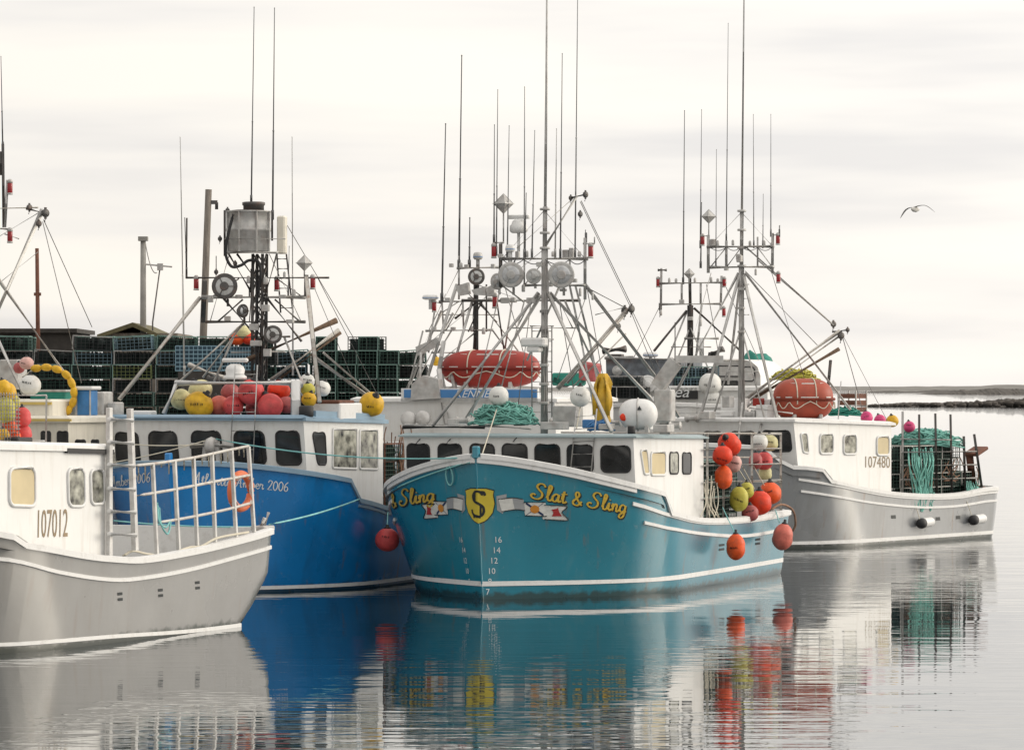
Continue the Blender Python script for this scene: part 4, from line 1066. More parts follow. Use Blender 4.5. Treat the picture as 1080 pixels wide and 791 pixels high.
# front ladder and roof fittings
b.ladder(b.o, (b.S(601.5, 499, sf-.12), b.S(608, 433, sf+.05)), (b.S(623.5, 499, sf-.12), b.S(629.5, 431, sf+.05)), 5, A_, .016)
bars(b, H['o'], [('light_bar', 425, 450.5, sf+.15, 511, 450.5, sf+.15, 4, M_RUBBER), ('light_bar', 427, 448, sf+.1, 492, 448, sf+.1, 1.6, M_TRIM), ('roof_rail', 512, 449, sf+.3, 560, 452, sf+.3, 3, G)])
for x, y in ((437, 464), (469, 464), (541, 460)): bars(b, H['o'], [('wiper', x, y+6, sf-.03, x+6, y-1, sf-.03, 1.2, M_RUBBER)])
mb = MB()
for x, y, w, h, d, s_ in ((599, 439, 26, 22, .5, sf+1.6), (640, 450, 14, 6, .3, sf+.6), (700, 452, 16, 8, .5, sf+.8), (585, 449, 26, 8, .4, sf+.9)):
    c = b.S(x, y, s_); k = b.l2w(c).y/F; MB().box(c, (w*k, d, h*k), ch=.015).build('roof_locker', M_GALV, H['o'])
# grey davit on the roof
dv = MB(); k = .0212
dv.box(b.S(701, 428, sf+2.4), (19*k, .35, 34*k), ch=.03); dv.beam(b.S(694, 408, sf+2.4), b.S(713, 381, sf+2.4), .24, .3); dv.beam(b.S(712, 379, sf+2.4), b.S(762, 379, sf+2.9), .2, .16); dv.tube([b.S(701, 446, sf+2.4), b.S(701, 458, sf+2.4)], .12, 8)
dv.build('davit', M_GALV, b.o)
mb = MB(); mb.lathe([(.07, 0), (.085, .02), (.085, .18), (.07, .2)], 12, Matrix.Translation(b.S(666, 459, sf+.3))); mb.build('roof_vent', M_RUBBER, H['o'])
# aft cage of rails
pp = 2.95
def PP(x, y, p=2.95): return D.P(x, y, p)
cg = MB()
for y0, y1 in ((458, 458), (474, 473), (491, 489), (509, 506), (526, 522)): cg.tube([PP(743, y0), PP(824, y1)], .024, 6)
for x, yt, yb in ((746, 457, 548), (763, 458, 548), (823.5, 456, 546), (793, 457, 546)): cg.tube([PP(x, yt), PP(x, yb)], .03, 6)
q0, q1 = PP(823.5, 457), PP(823.5, 508)
for q_ in (q0, q1, q0.lerp(q1, .5)): cg.tube([q_, q_+Vector((-5.6, 0, 0))], .024, 6)
cg.build('trap_rails', M_RAILW, b.o)
# things on the teal boat
def on_boat(b, px, py, s): return b.l2w(b.S(px, py, s))
rope_heap('rope_coil', 'heap of teal rope on the front of the teal boat roof', on_boat(D, 532, 452, sf+.75), (.86, .6, .66), 80, .017, M_ROPET, rotz=-D.th, seed=3)
buoy(on_boat(D, 526, 417.5, sf+.6), .215, 'white', 'round white buoy above the rope heap in front of the red raft', 1.03)
buoy(on_boat(D, 612, 418, sf+.9), .215, 'white', 'white buoy on a stick left of the yellow oilskins', 1.08)
hang(on_boat(D, 525, 428, sf+.6), on_boat(D, 508, 481, 0.3), 'pale line from the white buoy down to the teal stem', M_ROPEW, .014)
hang(on_boat(D, 612, 429, sf+.9), on_boat(D, 608, 452, sf+.4), 'short line below the white buoy by the oilskins', M_ROPEW, .014)
t = thing('life_raft_canister', 'white rounded raft canister with a red dot on the teal boat roof', 'canister', on_boat(D, 673, 437, sf+1.2), -D.th+.25)
mb = MB(); mb.ell((0, 0, 0), (.43, .34, .34), None, 28, 16, 0, lambda p: Vector((math.copysign(abs(p.x)**.7, p.x), p.y, p.z))); mb.build('shell', M_TRIM, t)
MB().tube([Vector((-.47, 0, 0)) if i < 0 else Vector((0, .35*math.cos(i*.3927), .35*math.sin(i*.3927))) for i in range(16)], .02, 6, closed=True).build('strap', M_GALV, t)
mb = MB(); mb.ell((-.30, -.25, -.06), (.085, .05, .085), None, 12, 8); mb.build('red_dot', M_B['red'], t)
mb = MB(); mb.prism([Vector((.0, -.352, .10)), Vector((.1, -.352, .10)), Vector((.05, -.33, .19))], [Vector((.0, -.33, .10)), Vector((.1, -.33, .10)), Vector((.05, -.31, .19))]); mb.build('triangle_mark', M_BLACK, t)
mb = MB(); mb.box((-.2, 0, -.33), (.08, .6, .12)); mb.box((.2, 0, -.33), (.08, .6, .12)); mb.build('cradle', M_GALV, t)
def oilskin(c, rz):
    t = thing('oilskins', 'bright yellow oilskins hanging from a rail beside the white canister', 'oilskins', c, rz); mb = MB(); g = random.Random(4)
    rows = []
    for j in range(15):
        z = .42-j*.078; w = .08+.10*min(1, j/3.)*(1+.15*math.sin(j)); r = []
        for k in range(17):
            a = 2*math.pi*k/16; q = 1+.22*math.sin(4*a+j*.35)+.08*math.sin(9*a)
            r.append(Vector((w*q*math.cos(a)+.02*math.sin(j*.9), .6*w*q*math.sin(a), z)))
        rows.append(r)
    mb.sheet(rows); mb.poly(rows[0][:-1]); mb.build('coat', M_OIL, t)
    for sx in (-1, 1): MB().tube([(sx*.08, -.06, .34), (sx*.16, -.1, .0), (sx*.15, -.12, -.5)], [.055, .06, .05], 10).build('sleeve', M_OIL, t)
oilskin(on_boat(D, 636, 414, sf+1.6), -D.th)
o = rope_heap('net_pile', 'small pile of blue green net beside the oilskins', on_boat(D, 634, 456, sf+.9), (.34, .3, .34), 22, .018, M_BLUEP, seed=8); o['category'] = 'net'
# traps on the aft deck
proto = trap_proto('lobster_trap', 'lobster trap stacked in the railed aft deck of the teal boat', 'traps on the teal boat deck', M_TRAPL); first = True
for c in range(3):
    for j in range(5):
        for r_ in range(2):
            if r_ and j < 2: continue
            loc = b.l2w((2.35-r_*.62, 7.45+c*1.2+RND.uniform(-.03, .03), .76+.2+j*.405))
            if first: proto.location = loc; proto.rotation_euler = (0, 0, -b.th+rad(90)); first = False
            else: dup(proto, loc, -b.th+rad(90))
def pb(x, y, p=3.05): return D.l2w(D.P(x, y, p))
BD = [(769, 468.5, 11.5, 'red', 'long red buoy lying topmost on the teal boat trap rails', 1.25, (1.0, 0)), (762, 480, 10.5, 'red', 'round red buoy under the long topmost one by the wheelhouse', 1.0, (0, 0)),
      (763, 503, 9, 'orange', 'tall red orange buoy hanging lowest beside the teal boat wheelhouse', 1.45, (.1, 0)), (774, 489, 8, 'rose', 'faded rose buoy between the red ones on the trap rails', 1.2, (.3, 0)),
      (801, 530, 12.5, 'red', 'big round red buoy in front at the teal boat rail', 1.05, (0, 0)), (812, 520, 12, 'orange', 'round orange red buoy behind the big red one at the rail', 1.0, (0, 0)),
      (791, 541, 9, 'dullred', 'dark red buoy lowest in the cluster at the rail', 1.0, (0, 0)), (779.5, 526, 9.5, 'lime', 'tall lime yellow buoy left of the big red one', 1.42, (.05, 0)),
      (787.5, 517, 7.5, 'lime', 'small lime yellow buoy behind the tall lime one', 1.2, (0, 0)), (811.5, 467, 9, 'pale', 'pale round buoy at the top right of the trap rails', 1.0, (0, 0)), (801, 466, 9, 'white', 'dirty white buoy with dark scrawl beside the pale one', 1.0, (0, 0)),
      (806, 486, 9, 'pink', 'pink red buoy inside the rails under the pale one', 1.1, (0, 0)), (797, 486, 7, 'dullred', 'dull red buoy inside the rails left of the pink one', 1.3, (0, 0)), (807, 499, 7, 'pale', 'yellowish buoy inside the rails below the pink one', 1.2, (0, 0)),
      (776, 576.5, 9.5, 'orange', 'long orange buoy hanging outside the teal hull as a fender', 1.5, (0, 0)), (825.5, 566, 10.2, 'red', 'long coral red buoy hanging at the teal stern corner', 1.42, (-.15, 0))]
for i, (x, y, rp, col, lab, tall, tilt) in enumerate(BD):
    pz = 3.18 if i in (4, 5, 6, 7, 8) else (3.55 if i >= 14 else (2.7 if i in (9, 10, 11, 12, 13) else 3.12))
    c = pb(x, y, pz); buoy(c, rp*c.y/F, 'coral' if i == 15 else col, lab, tall, tilt)
hang(pb(775, 562, 3.5), pb(762, 535, 3.1), 'line holding the orange fender buoy over the teal rail')
hang(pb(822, 551, 3.5), pb(818, 538, 3.1), 'line holding the coral buoy at the stern corner')
for i, (x0, y0, x1, y1) in enumerate(((776, 490, 790, 512), (783, 492, 796, 516), (795, 492, 806, 512))):
    hang(pb(x0, y0, 3.0), pb(x1, y1, 3.12), ('left', 'middle', 'right')[i]+' one of the three lines leading down to the lime and red buoys', M_ROPEW)
mb = MB(); mb.tube(catmull([pb(812, 538, 3.2), pb(824, 532, 3.3), pb(836, 538, 3.4), pb(839, 552, 3.4), pb(836, 560, 3.3)], 6), .03, 6); tag(mb.build('hose_loop', M_ROPEO), 'brown hose looping out over the teal stern rail', 'hose')
g = random.Random(9); mb = MB()
for i in range(9):
    x = 742+g.uniform(0, 20); mb.tube(catmull([pb(x, 505+g.uniform(-5, 15), 3.05), pb(x+g.uniform(-3, 3), 530, 3.08), pb(x+g.uniform(-5, 8), 546, 3.05)], 5), .013, 5)
tag(mb.build('rope_ends', M_ROPEW), 'tangle of pale rope ends hanging beside the teal wheelhouse', 'rope')

# ------------------------------------------------------------------ C: the blue boat
C = Boat('bright blue lobster boat with white script name and a barrel crow nest', 177, 82, 20, L=12.5, B=3.15, H=3.05, rake=0.45, Ld=3.3, Lw=4.4, nd=2.4, nw=1.9, Bw=2.9)
b = C
fore = [(0, b.S(178, 487, 0).z)]+b.keys([(200, 488), (230, 488.5), (262, 490.5), (306, 495.5), (340, 500.5), (369, 506)])
s1 = b.hit(369, 506).y; s2 = b.hit(379, 527).y
aft = b.keys([(379, 527), (398, 532), (410, 535.5)]); aft += [(9, aft[-1][1]+.0), (12.4, aft[-1][1]+.25)]
print('C', fore, aft, s1, s2)
b.hull(M_BLUE, fore, aft, s1, s2, boot=(0.10, 0.08), cap=M_BTRIM)
gk = [(s, z-.13) for s, z in aft]; b.strip(gk, M_BTRIM, h=.07)
wf = 2.34; q = b.P(320, 443, wf); sf, zf = q.y, q.z; wa = 2.62; q2 = b.P(404, 446, wa); print('C house', sf, zf, q2)
H = b.house(wf, wa, sf, sf+.32, q2.y, .9, zf-.02, q2.z-.02, M_WHITE, roof_m=M_BTRIM, thick=.08, wb=wf+.12)
for x0, y0, x1, y1 in ((122,456,146,489),(157,455,186.5,489),(202,454.5,233,489.5),(247,454.5,279,490),(291,454.5,316,490)):
    b.win(H, 'front', [(x0, y0), (x1-1, y0), (x1+2.5, y1), (x0+1.5, y1)])
b.win(H, 'side', [(329, 456), (342.5, 456), (344, 490), (335, 490)])
b.win(H, 'side', [(350.5, 452.5), (376, 453), (376, 494.5), (350.5, 493.5)], M_REFLGLASS, M_TRIM, rr=.06, fr=.03)
b.win(H, 'side', [(379, 453.5), (398, 454), (398, 495), (379, 494.5)], M_REFLGLASS, M_TRIM, rr=.06, fr=.03)
b.script_hull('Atlantic Amber 2006', (203, 509), (304, 518.5), .115, [M_WLET, M_NAVY], w=.20, shadow=False)
b.script_hull('Amber 2006', (119, 514), (160, 508), .115, [M_WLET, M_NAVY], w=.20, shadow=False)
sm = keel_s(b, 274, 340); print('C mast', sm)
G, A_, Dk, Rw = M_GALV, M_ALU, M_DARKM, M_RAILW
mb = MB(); ft = b.S(273, 420, sm); ft.z = zf
for dx, dy in ((-.12, -.12), (.12, -.12), (.12, .12), (-.12, .12)): mb.tube([ft+Vector((dx, dy, 0)), b.S(274, 268, sm)+Vector((dx, dy, 0))], .038, 7)
tp = b.S(274, 268, sm); n_ = 13
for i in range(n_):
    za, zb = ft.z+(tp.z-ft.z)*i/n_, ft.z+(tp.z-ft.z)*(i+1)/n_; cx = ft.x+(tp.x-ft.x)*(i+.5)/n_
    for dy in (-.12, .12): mb.beam((cx-.12*(1 if i % 2 else -1), sm+dy, za), (cx+.12*(1 if i % 2 else -1), sm+dy, zb), .03)
    for dx in (-.12, .12): mb.beam((cx+dx, sm-.12, za), (cx+dx, sm+.12, zb), .03)
mb.tube([ft+Vector((.02, 0, 0)), ft+Vector((.02, 0, 1.6))], .10, 10)
mast = mb.build('mast', Dk, b.o)
# the barrel
def barrel(b, s):
    c0 = b.S(262, 266, s); c1 = b.S(262, 223, s); k = 1/F*b.l2w(c0).y; r = 23.5*k; h = c1.z-c0.z; mb = MB(); mx = Matrix.Translation(c0)
    mb.lathe([(r*.93, 0), (r*.97, .03), (r*.98, h*.5), (r*1.02, h*.5+.01), (r*1.02, h*.5+.07), (r*.98, h*.5+.08), (r, h*.97), (r*1.06, h*.975), (r*1.06, h)], 28, mx)
    mb.lathe([(r*1.06, h), (r*.6, h+.03), (r*.52, h+.03)], 28, mx, 1)
    for i in range(8):
        a = i*math.pi/4; mb.beam(c0+Vector((r*1.0*math.cos(a), r*1.0*math.sin(a), 0)), c0+Vector((r*1.02*math.cos(a), r*1.02*math.sin(a), h)), .035, mi=0)
    o = mb.build('crow_nest_barrel', [M_GALV, Dk], b.mast)
    mb = MB(); x = b.S(267.5, 221, s); rr = 11*k; mb.lathe([(rr, -.02), (rr, .08), (rr*1.1, .1), (rr*1.1, .16), (rr*.9, .17)], 20, Matrix.Translation(x)); mb.build('hatch_rim', M_DARKM, o)
    hb = MB(); hb.tube(catmull([b.S(246, 226, s-.55), b.S(240, 250, s-.62), b.S(238, 268, s-.6), b.S(244, 281, s-.5), b.S(254, 280, s-.4), b.S(262, 275, s-.3), b.S(272, 276, s-.2), b.S(275, 288, s-.2), b.S(272, 310, s-.15)], 6), .035, 7); hb.build('hose', M_RUBBER, o)
b.mast = mast; barrel(b, sm)
mb = MB(); c = b.S(297.5, 248, sm); k = b.l2w(c).y/F; mb.box(c, (9*k, .2, 40*k), ch=.03); mb.build('lamp_box', M_CREAM, mast)
bars(b, mast, [
 ('platform_bar', 239, 266.5, sm-.4, 293, 266.5, sm-.4, 3, G), ('platform_bar', 239, 266.5, sm+.4, 293, 266.5, sm+.4, 3, G), ('barrel_rail', 237, 252, sm-.62, 301, 252, sm-.62, 1.3, G),
 ('crossbar', 196, 293, sm, 347, 293, sm, 2.3, Dk), ('crossbar', 213, 313.5, sm, 322, 313.5, sm, 4.6, G), ('crossbar', 217, 339.5, sm, 322, 339.5, sm, 3.4, Dk),
 ('upright', 237, 270, sm, 237, 222, sm-.3, 2.4, Dk), ('upright', 287, 222, sm, 287, 254, sm, 2.4, Dk), ('upright', 265, 284, sm, 265, 313, sm, 2, Dk), ('upright', 323, 290, sm, 323, 312, sm, 5, Dk), ('upright', 240, 266, sm, 265, 308, sm, 2.6, Dk),
 ('leg', 211, 314, sm, 126, 421, sm-2.2, 4.6, Rw), ('leg', 323, 292, sm, 337, 424, sm-1.8, 4.8, Rw), ('leg', 216, 296, sm, 214, 340, sm+.2, 5, Dk),
 ('leg', 333, 378, sm+1, 388, 418, sm+2.5, 4.4, Rw), ('leg', 341, 372, sm+1.2, 392, 416, sm+2.6, 2.6, Rw), ('leg', 258, 340, sm, 190, 402, sm-1.2, 3, Rw), ('leg', 256, 342, sm, 214, 398, sm-.6, 2.6, Rw),
 ('brace', 236, 315, sm, 268, 352, sm, 3, Dk), ('brace', 282, 315, sm, 318, 360, sm, 3, Dk), ('brace', 250, 268, sm, 282, 312, sm, 2.6, Dk), ('brace', 292, 268, sm, 278, 318, sm, 2.4, Dk), ('brace', 230, 339, sm, 256, 316, sm, 2.2, Dk), ('brace', 316, 339, sm, 290, 316, sm, 2.2, Dk),
 ('boom', 258, 381, sm-.3, 355, 338, sm+1.2, 6.6, M_BRWOOD), ('boom', 286, 401, sm+.3, 357, 348, sm+1.8, 5, Rw), ('boom', 292, 402, sm+.4, 359, 351, sm+1.9, 4, M_BRWOOD),
 ('leg', 200, 385, sm+1.2, 237, 399, sm+.4, 6, Rw), ('lamp_bracket', 332, 293, sm, 331, 299, sm, 1.5, Dk), ('upright', 197, 230, sm, 196.5, 293, sm, 2, Dk),
 ('stay', 303, 238, sm, 375, 360, sm+3, .8, M_WIRE), ('stay', 335, 293, sm, 400, 420, sm+3, .8, M_WIRE), ('stay', 330, 300, sm, 372, 400, sm+3, .7, M_WIRE), ('stay', 228, 270, sm-.2, 228, 288, sm-.2, 1, Dk), ('stay', 265, 313, sm, 263, 340, sm, 1.2, Dk),
])
pl = (b.S(296, 330, sm+.3), b.S(292, 268, sm+.3)); pr = (b.S(309, 330, sm+.3), b.S(302, 268, sm+.3)); b.ladder(mast, pl, pr, 6, Dk, .02)
b.flood(mast, 237, 302, sm-.4, 13.2, (Dk, M_LENS)); b.flood(mast, 288, 353, sm-.3, 9.5, (Dk, M_LENS)); b.flood(mast, 256, 328, sm-.25, 7, (Dk, M_LENSD), yaw=.9)
b.redlamp(mast, 207, 299, sm); b.redlamp(mast, 330, 298, sm); b.reflector(mast, 321, 277.5, sm, 8.8, 292)
for x0, y0, x1, y1, m_, r_ in ((265, 216, 268, 8, M_WHIPD, .02), (287.5, 232, 289.5, 9, M_WHIPD, .024), (309, 396, 308, 145, M_WHIPL, .022), (194.5, 396, 190, 145, M_WHIPL, .024), (196.8, 292, 194.8, 230, M_WHIPD, .016), (263, 313, 265, 284, M_WHIPD, .012), (304, 312, 305, 260, M_WHIP, .016)):
    b.whip(mast, x0, y0, x1, y1, sm, m_, (r_, .009))
for x, y, s_ in ((240, 222, sm-.3), (228, 287, sm-.2), (248, 278, sm-.3), (232, 252, sm-.5)): block_tackle(b, mast, x, y, s_, k=.7)
b.redlamp(mast, 292, 300, sm+.2)
# roof windscreen frame and the radar before it
sw = sf+.35
bars(b, H['o'], [('windscreen_frame', 173, 436, sw, 187, 403, sw+.3, 5.5, M_TRIM), ('windscreen_frame', 185, 404, sw+.3, 316, 404, sw+.3, 6.5, M_TRIM), ('windscreen_frame', 312, 403, sw+.3, 312, 441, sw, 11, M_TRIM), ('windscreen_frame', 316, 404, sw+.3, 322, 420, sw+2.6, 6, M_TRIM), ('roof_edge', 143, 441.5, sf-.08, 320, 441.5, sf-.08, 3.4, M_BTRIM)])
mb = MB(); c = b.S(248, 380, sw+.6); k = b.l2w(c).y/F; mb.box(c, (29*k, .14, 4.5*k), ch=.03); mb.lathe([(.1, -.08), (.19, -.14), (.22, -.22), (.2, -.32), (.26, -.36), (.26, -.42)], 18, Matrix.Translation(c)); mb.build('radar_scanner', M_TRIM, H['o'])
b.ladder(b.o, (b.S(242, 495, sf-.15), b.S(248, 385, sf-.05)), (b.S(266.5, 495, sf-.15), b.S(271.5, 385, sf-.05)), 5, A_, .014, k0=.1)
mb = MB()
for x, y, w, h, d, s_, in ((353, 434, 38, 18, 1.3, sf+2.2), (150, 437, 26, 8, .4, sf+.6)):
    c = b.S(x, y, s_); MB().box(c, (w*k, d, h*k), ch=.03).build('roof_locker', M_TRIM, H['o'])
mb = MB(); c = b.S(352, 424, sf+2.0); mb.box(c, (30*k, .9, 4*k), ch=.02); mb.build('locker_lid', M_RUSTY, H['o'])
bars(b, H['o'], [('fascia', 331, 441, sf-.02, 331, 441.5, sf-.02, 1, M_BTRIM)])
mb = MB(); P0, Nn = H['side']; 
qd = [b.plane(x, y, P0, Nn) for x, y in ((331, 433), (404, 437), (404, 447), (331, 444.5))]
mb.prism([p+Nn*.05 for p in qd], [p-Nn*.12 for p in qd]); mb.build('roof_fascia', M_BTRIM, H['o'])
mb = MB(); c = b.S(323, 434, sf+.25); mb.lathe([(.14, -.12), (.16, -.1), (.16, .1), (.12, .13)], 14, Matrix.Translation(c)); mb.build('roof_vent', M_RUBBER, H['o'])
def cb(x, y, s): return C.l2w(C.S(x, y, s))
for x, y, rp, col, lab, s_, tall in ((210, 427, 15.3, 'yellow', 'big yellow buoy with dark scrawl in the heap behind the blue boat windscreen frame', .75, .93), (191, 421, 11, 'pale', 'pale yellow green buoy leftmost in the heap on the blue boat roof', .9, 1.0),
    (211, 412, 13, 'pale', 'pale cream buoy behind the big yellow one on the blue boat roof', 1.5, .9), (265, 413.5, 14, 'pink', 'pink red buoy topmost in the heap on the blue boat roof', 1.0, 1.0), (243, 414, 10, 'dullred', 'dull red buoy left of the topmost pink one', 1.7, 1.0),
    (246, 428, 11, 'pink', 'pink buoy low in the heap between two stiles of the ladder', .95, 1.0), (231, 428, 11, 'coral', 'coral buoy squeezed right beside the big yellow one', 1.2, 1.0), (294, 412, 12, 'red', 'red buoy at the top right of the heap on the blue boat roof', 1.6, .9),
    (285, 428, 13.5, 'pink', 'deep pink buoy lowest at the right of the heap', .95, 1.0), (302, 427, 9, 'dullred', 'dark red buoy tucked against the right post of the windscreen frame', 1.3, 1.0), (268, 431, 9, 'dullred', 'dusky red buoy at the bottom middle of the heap', 1.35, 1.0)):
    c = cb(x, y, sf+s_); buoy(c, rp*c.y/F, col, lab, tall, (RND.uniform(-.5, .5), RND.uniform(-.8, .3)))
for x, y, rp, col, lab, s_ in ((325, 411, 7.5, 'lime', 'small lime buoy upper of the pair right of the windscreen frame', 1.2), (326, 421, 8, 'yellow', 'small yellow buoy lower of the pair right of the windscreen frame', 1.1), (324, 402, 8, 'white', 'white buoy above the small lime pair', 1.7), (340, 409.5, 8.5, 'white', 'white buoy just behind the white locker on the blue boat', 3.0),
    (392, 426, 13, 'yellow', 'yellow buoy alone at the aft end of the blue boat roof', 3.3)):
    c = cb(x, y, sf+s_); buoy(c, rp*c.y/F, col, lab, .98, (RND.uniform(-.5, .5), RND.uniform(-.8, .3)))
c = at(408.5, 569, 84.6); buoy(c, 12.5*c.y/F, 'pink', 'pink buoy hanging as a fender between the blue and teal bows', 1.0)
hang(c+Vector((0, 0, .3)), C.l2w(C.P(409, 537, 3.1)), 'line holding the pink fender buoy between the blue and teal boats')
# clutter in the gap between the blue wheelhouse and the teal boat
rg = random.Random(31); mb = MB()
for i in range(110):
    c = C.l2w((rg.uniform(1.5, 3.0), 7.1+rg.uniform(0, .5), 1.35+rg.uniform(0, 2.3))) ; 
    mb.tube(catmull([c, c+Vector((rg.uniform(-.05, .05), rg.uniform(-.1, .1), -.3)), c+Vector((rg.uniform(-.06, .06), rg.uniform(-.1, .1), -.8)), c+Vector((rg.uniform(-.09, .09), 0, -1.3))], 4), .014, 5)
tag(mb.build('hanging_ropes', M_ROPEO), 'brown ropes hanging in the gap behind the blue wheelhouse', 'ropes', kind='stuff')
proto = trap_proto('lobster_trap', 'rusty lobster trap stacked just aft of the blue boat wheelhouse', 'traps aft of the blue wheelhouse', M_RUSTY); first = True
for c_ in range(3):
    for j in range(6):
        loc = C.l2w((2.2-c_*.62, 6.95, .76+.2+j*.405))
        if first: proto.location = loc; proto.rotation_euler = (0, 0, -C.th+rad(90)); first = False
        else: dup(proto, loc, -C.th+rad(90))
# mooring gear on the bow
cz = b.S(0, 0, 0)
mb = MB(); c = b.S(224, 470, 1.6); zz = c.z
for dx in (-.22, .22): mb.beam((c.x+dx, 1.55, fore[0][1]-.5), (c.x+dx*.6, 1.55, zz+.1), .09)
mb.tube([(c.x-.5, 1.55, zz), (c.x+.5, 1.55, zz)], .07, 10); mb.lathe([(.16, -.1), (.2, 0), (.16, .1)], 14, Matrix.Translation((c.x, 1.55, zz)) @ Matrix.Rotation(rad(90), 4, 'Y')); mb.build('anchor_winch', M_GALV, b.o)

# ------------------------------------------------------------------ A: the grey boat at the left front
A = Boat('grey lobster boat with tall stern rails and a white wheelhouse in the left foreground', -256, 61.8, 24, L=12.6, B=3.05, H=3.2, rake=.45, Ld=3.6, Lw=4.8, nd=2.3, nw=1.9, Bw=2.85, corner=.08, tuck=1.0)
b = A
s1 = b.hit(13, 565).y; s2 = b.hit(26, 574).y
zz = b.hit(13, 565).z; fore = [(0, 3.2), (1.4, 2.62), (s1-.7, zz+.16), (s1, zz)]
aft = b.keys([(26, 574), (60, 580), (90, 585.5), (117, 588.5), (150, 589.5), (200, 581.5), (240, 572.5), (272, 564)]); aft.append((b.L-.03, b.S(285, 559, b.L-.03).z))
print('A', fore, aft, s1, s2, b.hit(272, 564))
b.hull(M_GREY, fore, aft, s1, s2, boot=None)
kk = b.keys([(2, 589.5), (60, 603), (121, 611.5), (160, 608), (200, 600.5), (240, 590), (272, 581)]); kk = [(kk[0][0]-3, kk[0][1]+.25)]+kk+[(b.L-.03, kk[-1][1]+.05)]
b.strip(kk, M_TRIM, h=.085)
kw = b.keys([(2, 679.5), (60, 676), (120, 671), (200, 665.5)]); kw = [(1.0, kw[0][1]+.12)]+kw+[(b.L-1.05, kw[-1][1]-.01)]; print('A boot', kw)
b.strip(kw, M_TRIM, name='waterline_stripe', h=.085, out=.012)
wa = 2.72; qa = b.P(116, 477, wa); q0 = b.P(-120, 470, 2.6)
H = b.house(2.45, wa, 1.7, 2.0, qa.y, .9, b.P(0, 472, 2.6).z, qa.z, M_WHITE, thick=.10, over=.06, wb=2.5)
print('A house', qa, q0)
b.win(H, 'side', [(9.5, 493.5), (36.5, 493.5), (37, 534), (9.5, 533)], M_TAN, M_TRIM, fr=.035)
b.win(H, 'side', [(71, 494), (88.5, 494.5), (89.5, 534), (72, 534)], M_REFLGLASS, M_TRIM, fr=.03, rr=.25)
b.win(H, 'side', [(95, 495.5), (109, 495.5), (110, 531), (96, 532)], M_REFLGLASS, M_TRIM, fr=.03, rr=.25)
b.text_on(b, H, 'side', '107012', [(40, 537.5), (71.5, 536.5), (71, 566), (39.5, 567)], M_BRONZE) if False else b.text_on(H, 'side', '107012', [(40, 537.5), (71.5, 536.5), (71, 566), (39.5, 567)], M_BRONZE)
P0, Nn = H['side']; qd = [b.plane(x, y, P0, Nn) for x, y in ((68, 472.5), (117, 474), (117, 479), (68, 477.5))]
MB().prism([p+Nn*.07 for p in qd], [p-Nn*.2 for p in qd]).build('roof_fascia', M_RUBBER, H['o'])
scuppers(b, [(126, 629), (169, 625), (208, 617)], w=.17)
pr_ = 2.80
def PA(x, y, p=2.80): return A.P(x, y, p)
cg = MB(); 
cg.box((PA(114.5, 430)+PA(116, 588))/2, (.08, .12, (PA(114.5, 430)-PA(116, 588)).length), ch=.01); cg.beam(PA(137, 431), PA(142.5, 580), .09, .10)
cg.build('gallows_post', M_ALU, b.o)
cg = MB()
for y in (442, 466, 490, 515, 539, 563): cg.tube([PA(115, y, 2.9), PA(139+(y-431)*.03, y+1.5, 2.9)], .042, 8)
cg.build('gallows_rung', M_TRIM, b.o)
def curve_px(pts, p=2.8, n=5): return catmull([PA(x, y, p) for x, y in pts], n)
for pts in ([(139, 491.5), (170, 488), (205, 482.5), (240, 475), (262, 470.5)], [(143, 523), (185, 516), (226, 508), (264, 501)], [(164, 551.5), (200, 545.5), (240, 537), (266, 530)]):
    MB().tube(curve_px(pts), .027, 8).build('stern_rail', M_RAILW, b.o)
for xt, yt, xb, yb in ((161, 489, 165.5, 587), (184, 486, 188.5, 580), (204, 483, 208, 577), (223.5, 479, 227, 572), (244, 475, 249, 566), (262, 471, 268, 561)):
    MB().beam(PA(xt, yt), PA(xb, yb), .06, .06).build('rail_post', M_ALU, b.o)
c1 = A.P(262, 471, 2.8); c2 = A.P(266, 530, 2.8); c3 = A.P(264, 501, 2.8)
g = random.Random(2); mb = MB()
for x in (146, 153, 160, 170, 178, 194, 203, 213, 220, 233, 240, 252, 257): 
    y = 491-(x-139)*.165 if x < 205 else 482.5-(x-205)*.21
    MB().tube([PA(x, y+1), PA(x+.4, y+g.uniform(6, 17))], .014, 5).build('frayed_line', M_ROPEW, b.o)
t = thing('lifebuoy', 'orange lifebuoy ring hanging on the stern rails of the grey boat', 'lifebuoy', A.l2w(A.P(254, 518, 2.7)), -A.th+rad(90)-.2)
mb = MB(); R0 = .29
mb.tube([Vector((0, R0*.62*math.cos(a), R0*1.12*math.sin(a))) if False else Vector((R0*math.cos(a), 0, R0*1.1*math.sin(a))) for a in [i*math.pi/16 for i in range(32)]], .075, 10, closed=True); mb.build('ring', M_ORING, t)
for a in (.8, 2.35, 3.9, 5.5):
    c = Vector((R0*math.cos(a), 0, R0*1.1*math.sin(a))); d = Vector((-R0*math.sin(a), 0, R0*1.1*math.cos(a))).normalized()*.05
    MB().tube([c-d, c+d], .08, 10).build('band', M_TAPE, t)
mb = MB(); mb.tube(catmull([PA(166, 530, 2.75), PA(168, 550, 2.85), PA(175, 556, 2.85), PA(180, 548, 2.8), PA(177, 563, 2.85), PA(170, 553, 2.85), PA(168, 535, 2.8)], 6) , .018, 6)
for o_ in [mb.build('rope_loop', M_ROPEC)]:
    for v in o_.data.vertices: v.co = A.l2w(v.co)
    tag(o_, 'loop of pale turquoise rope hung on the stern rail posts', 'rope')
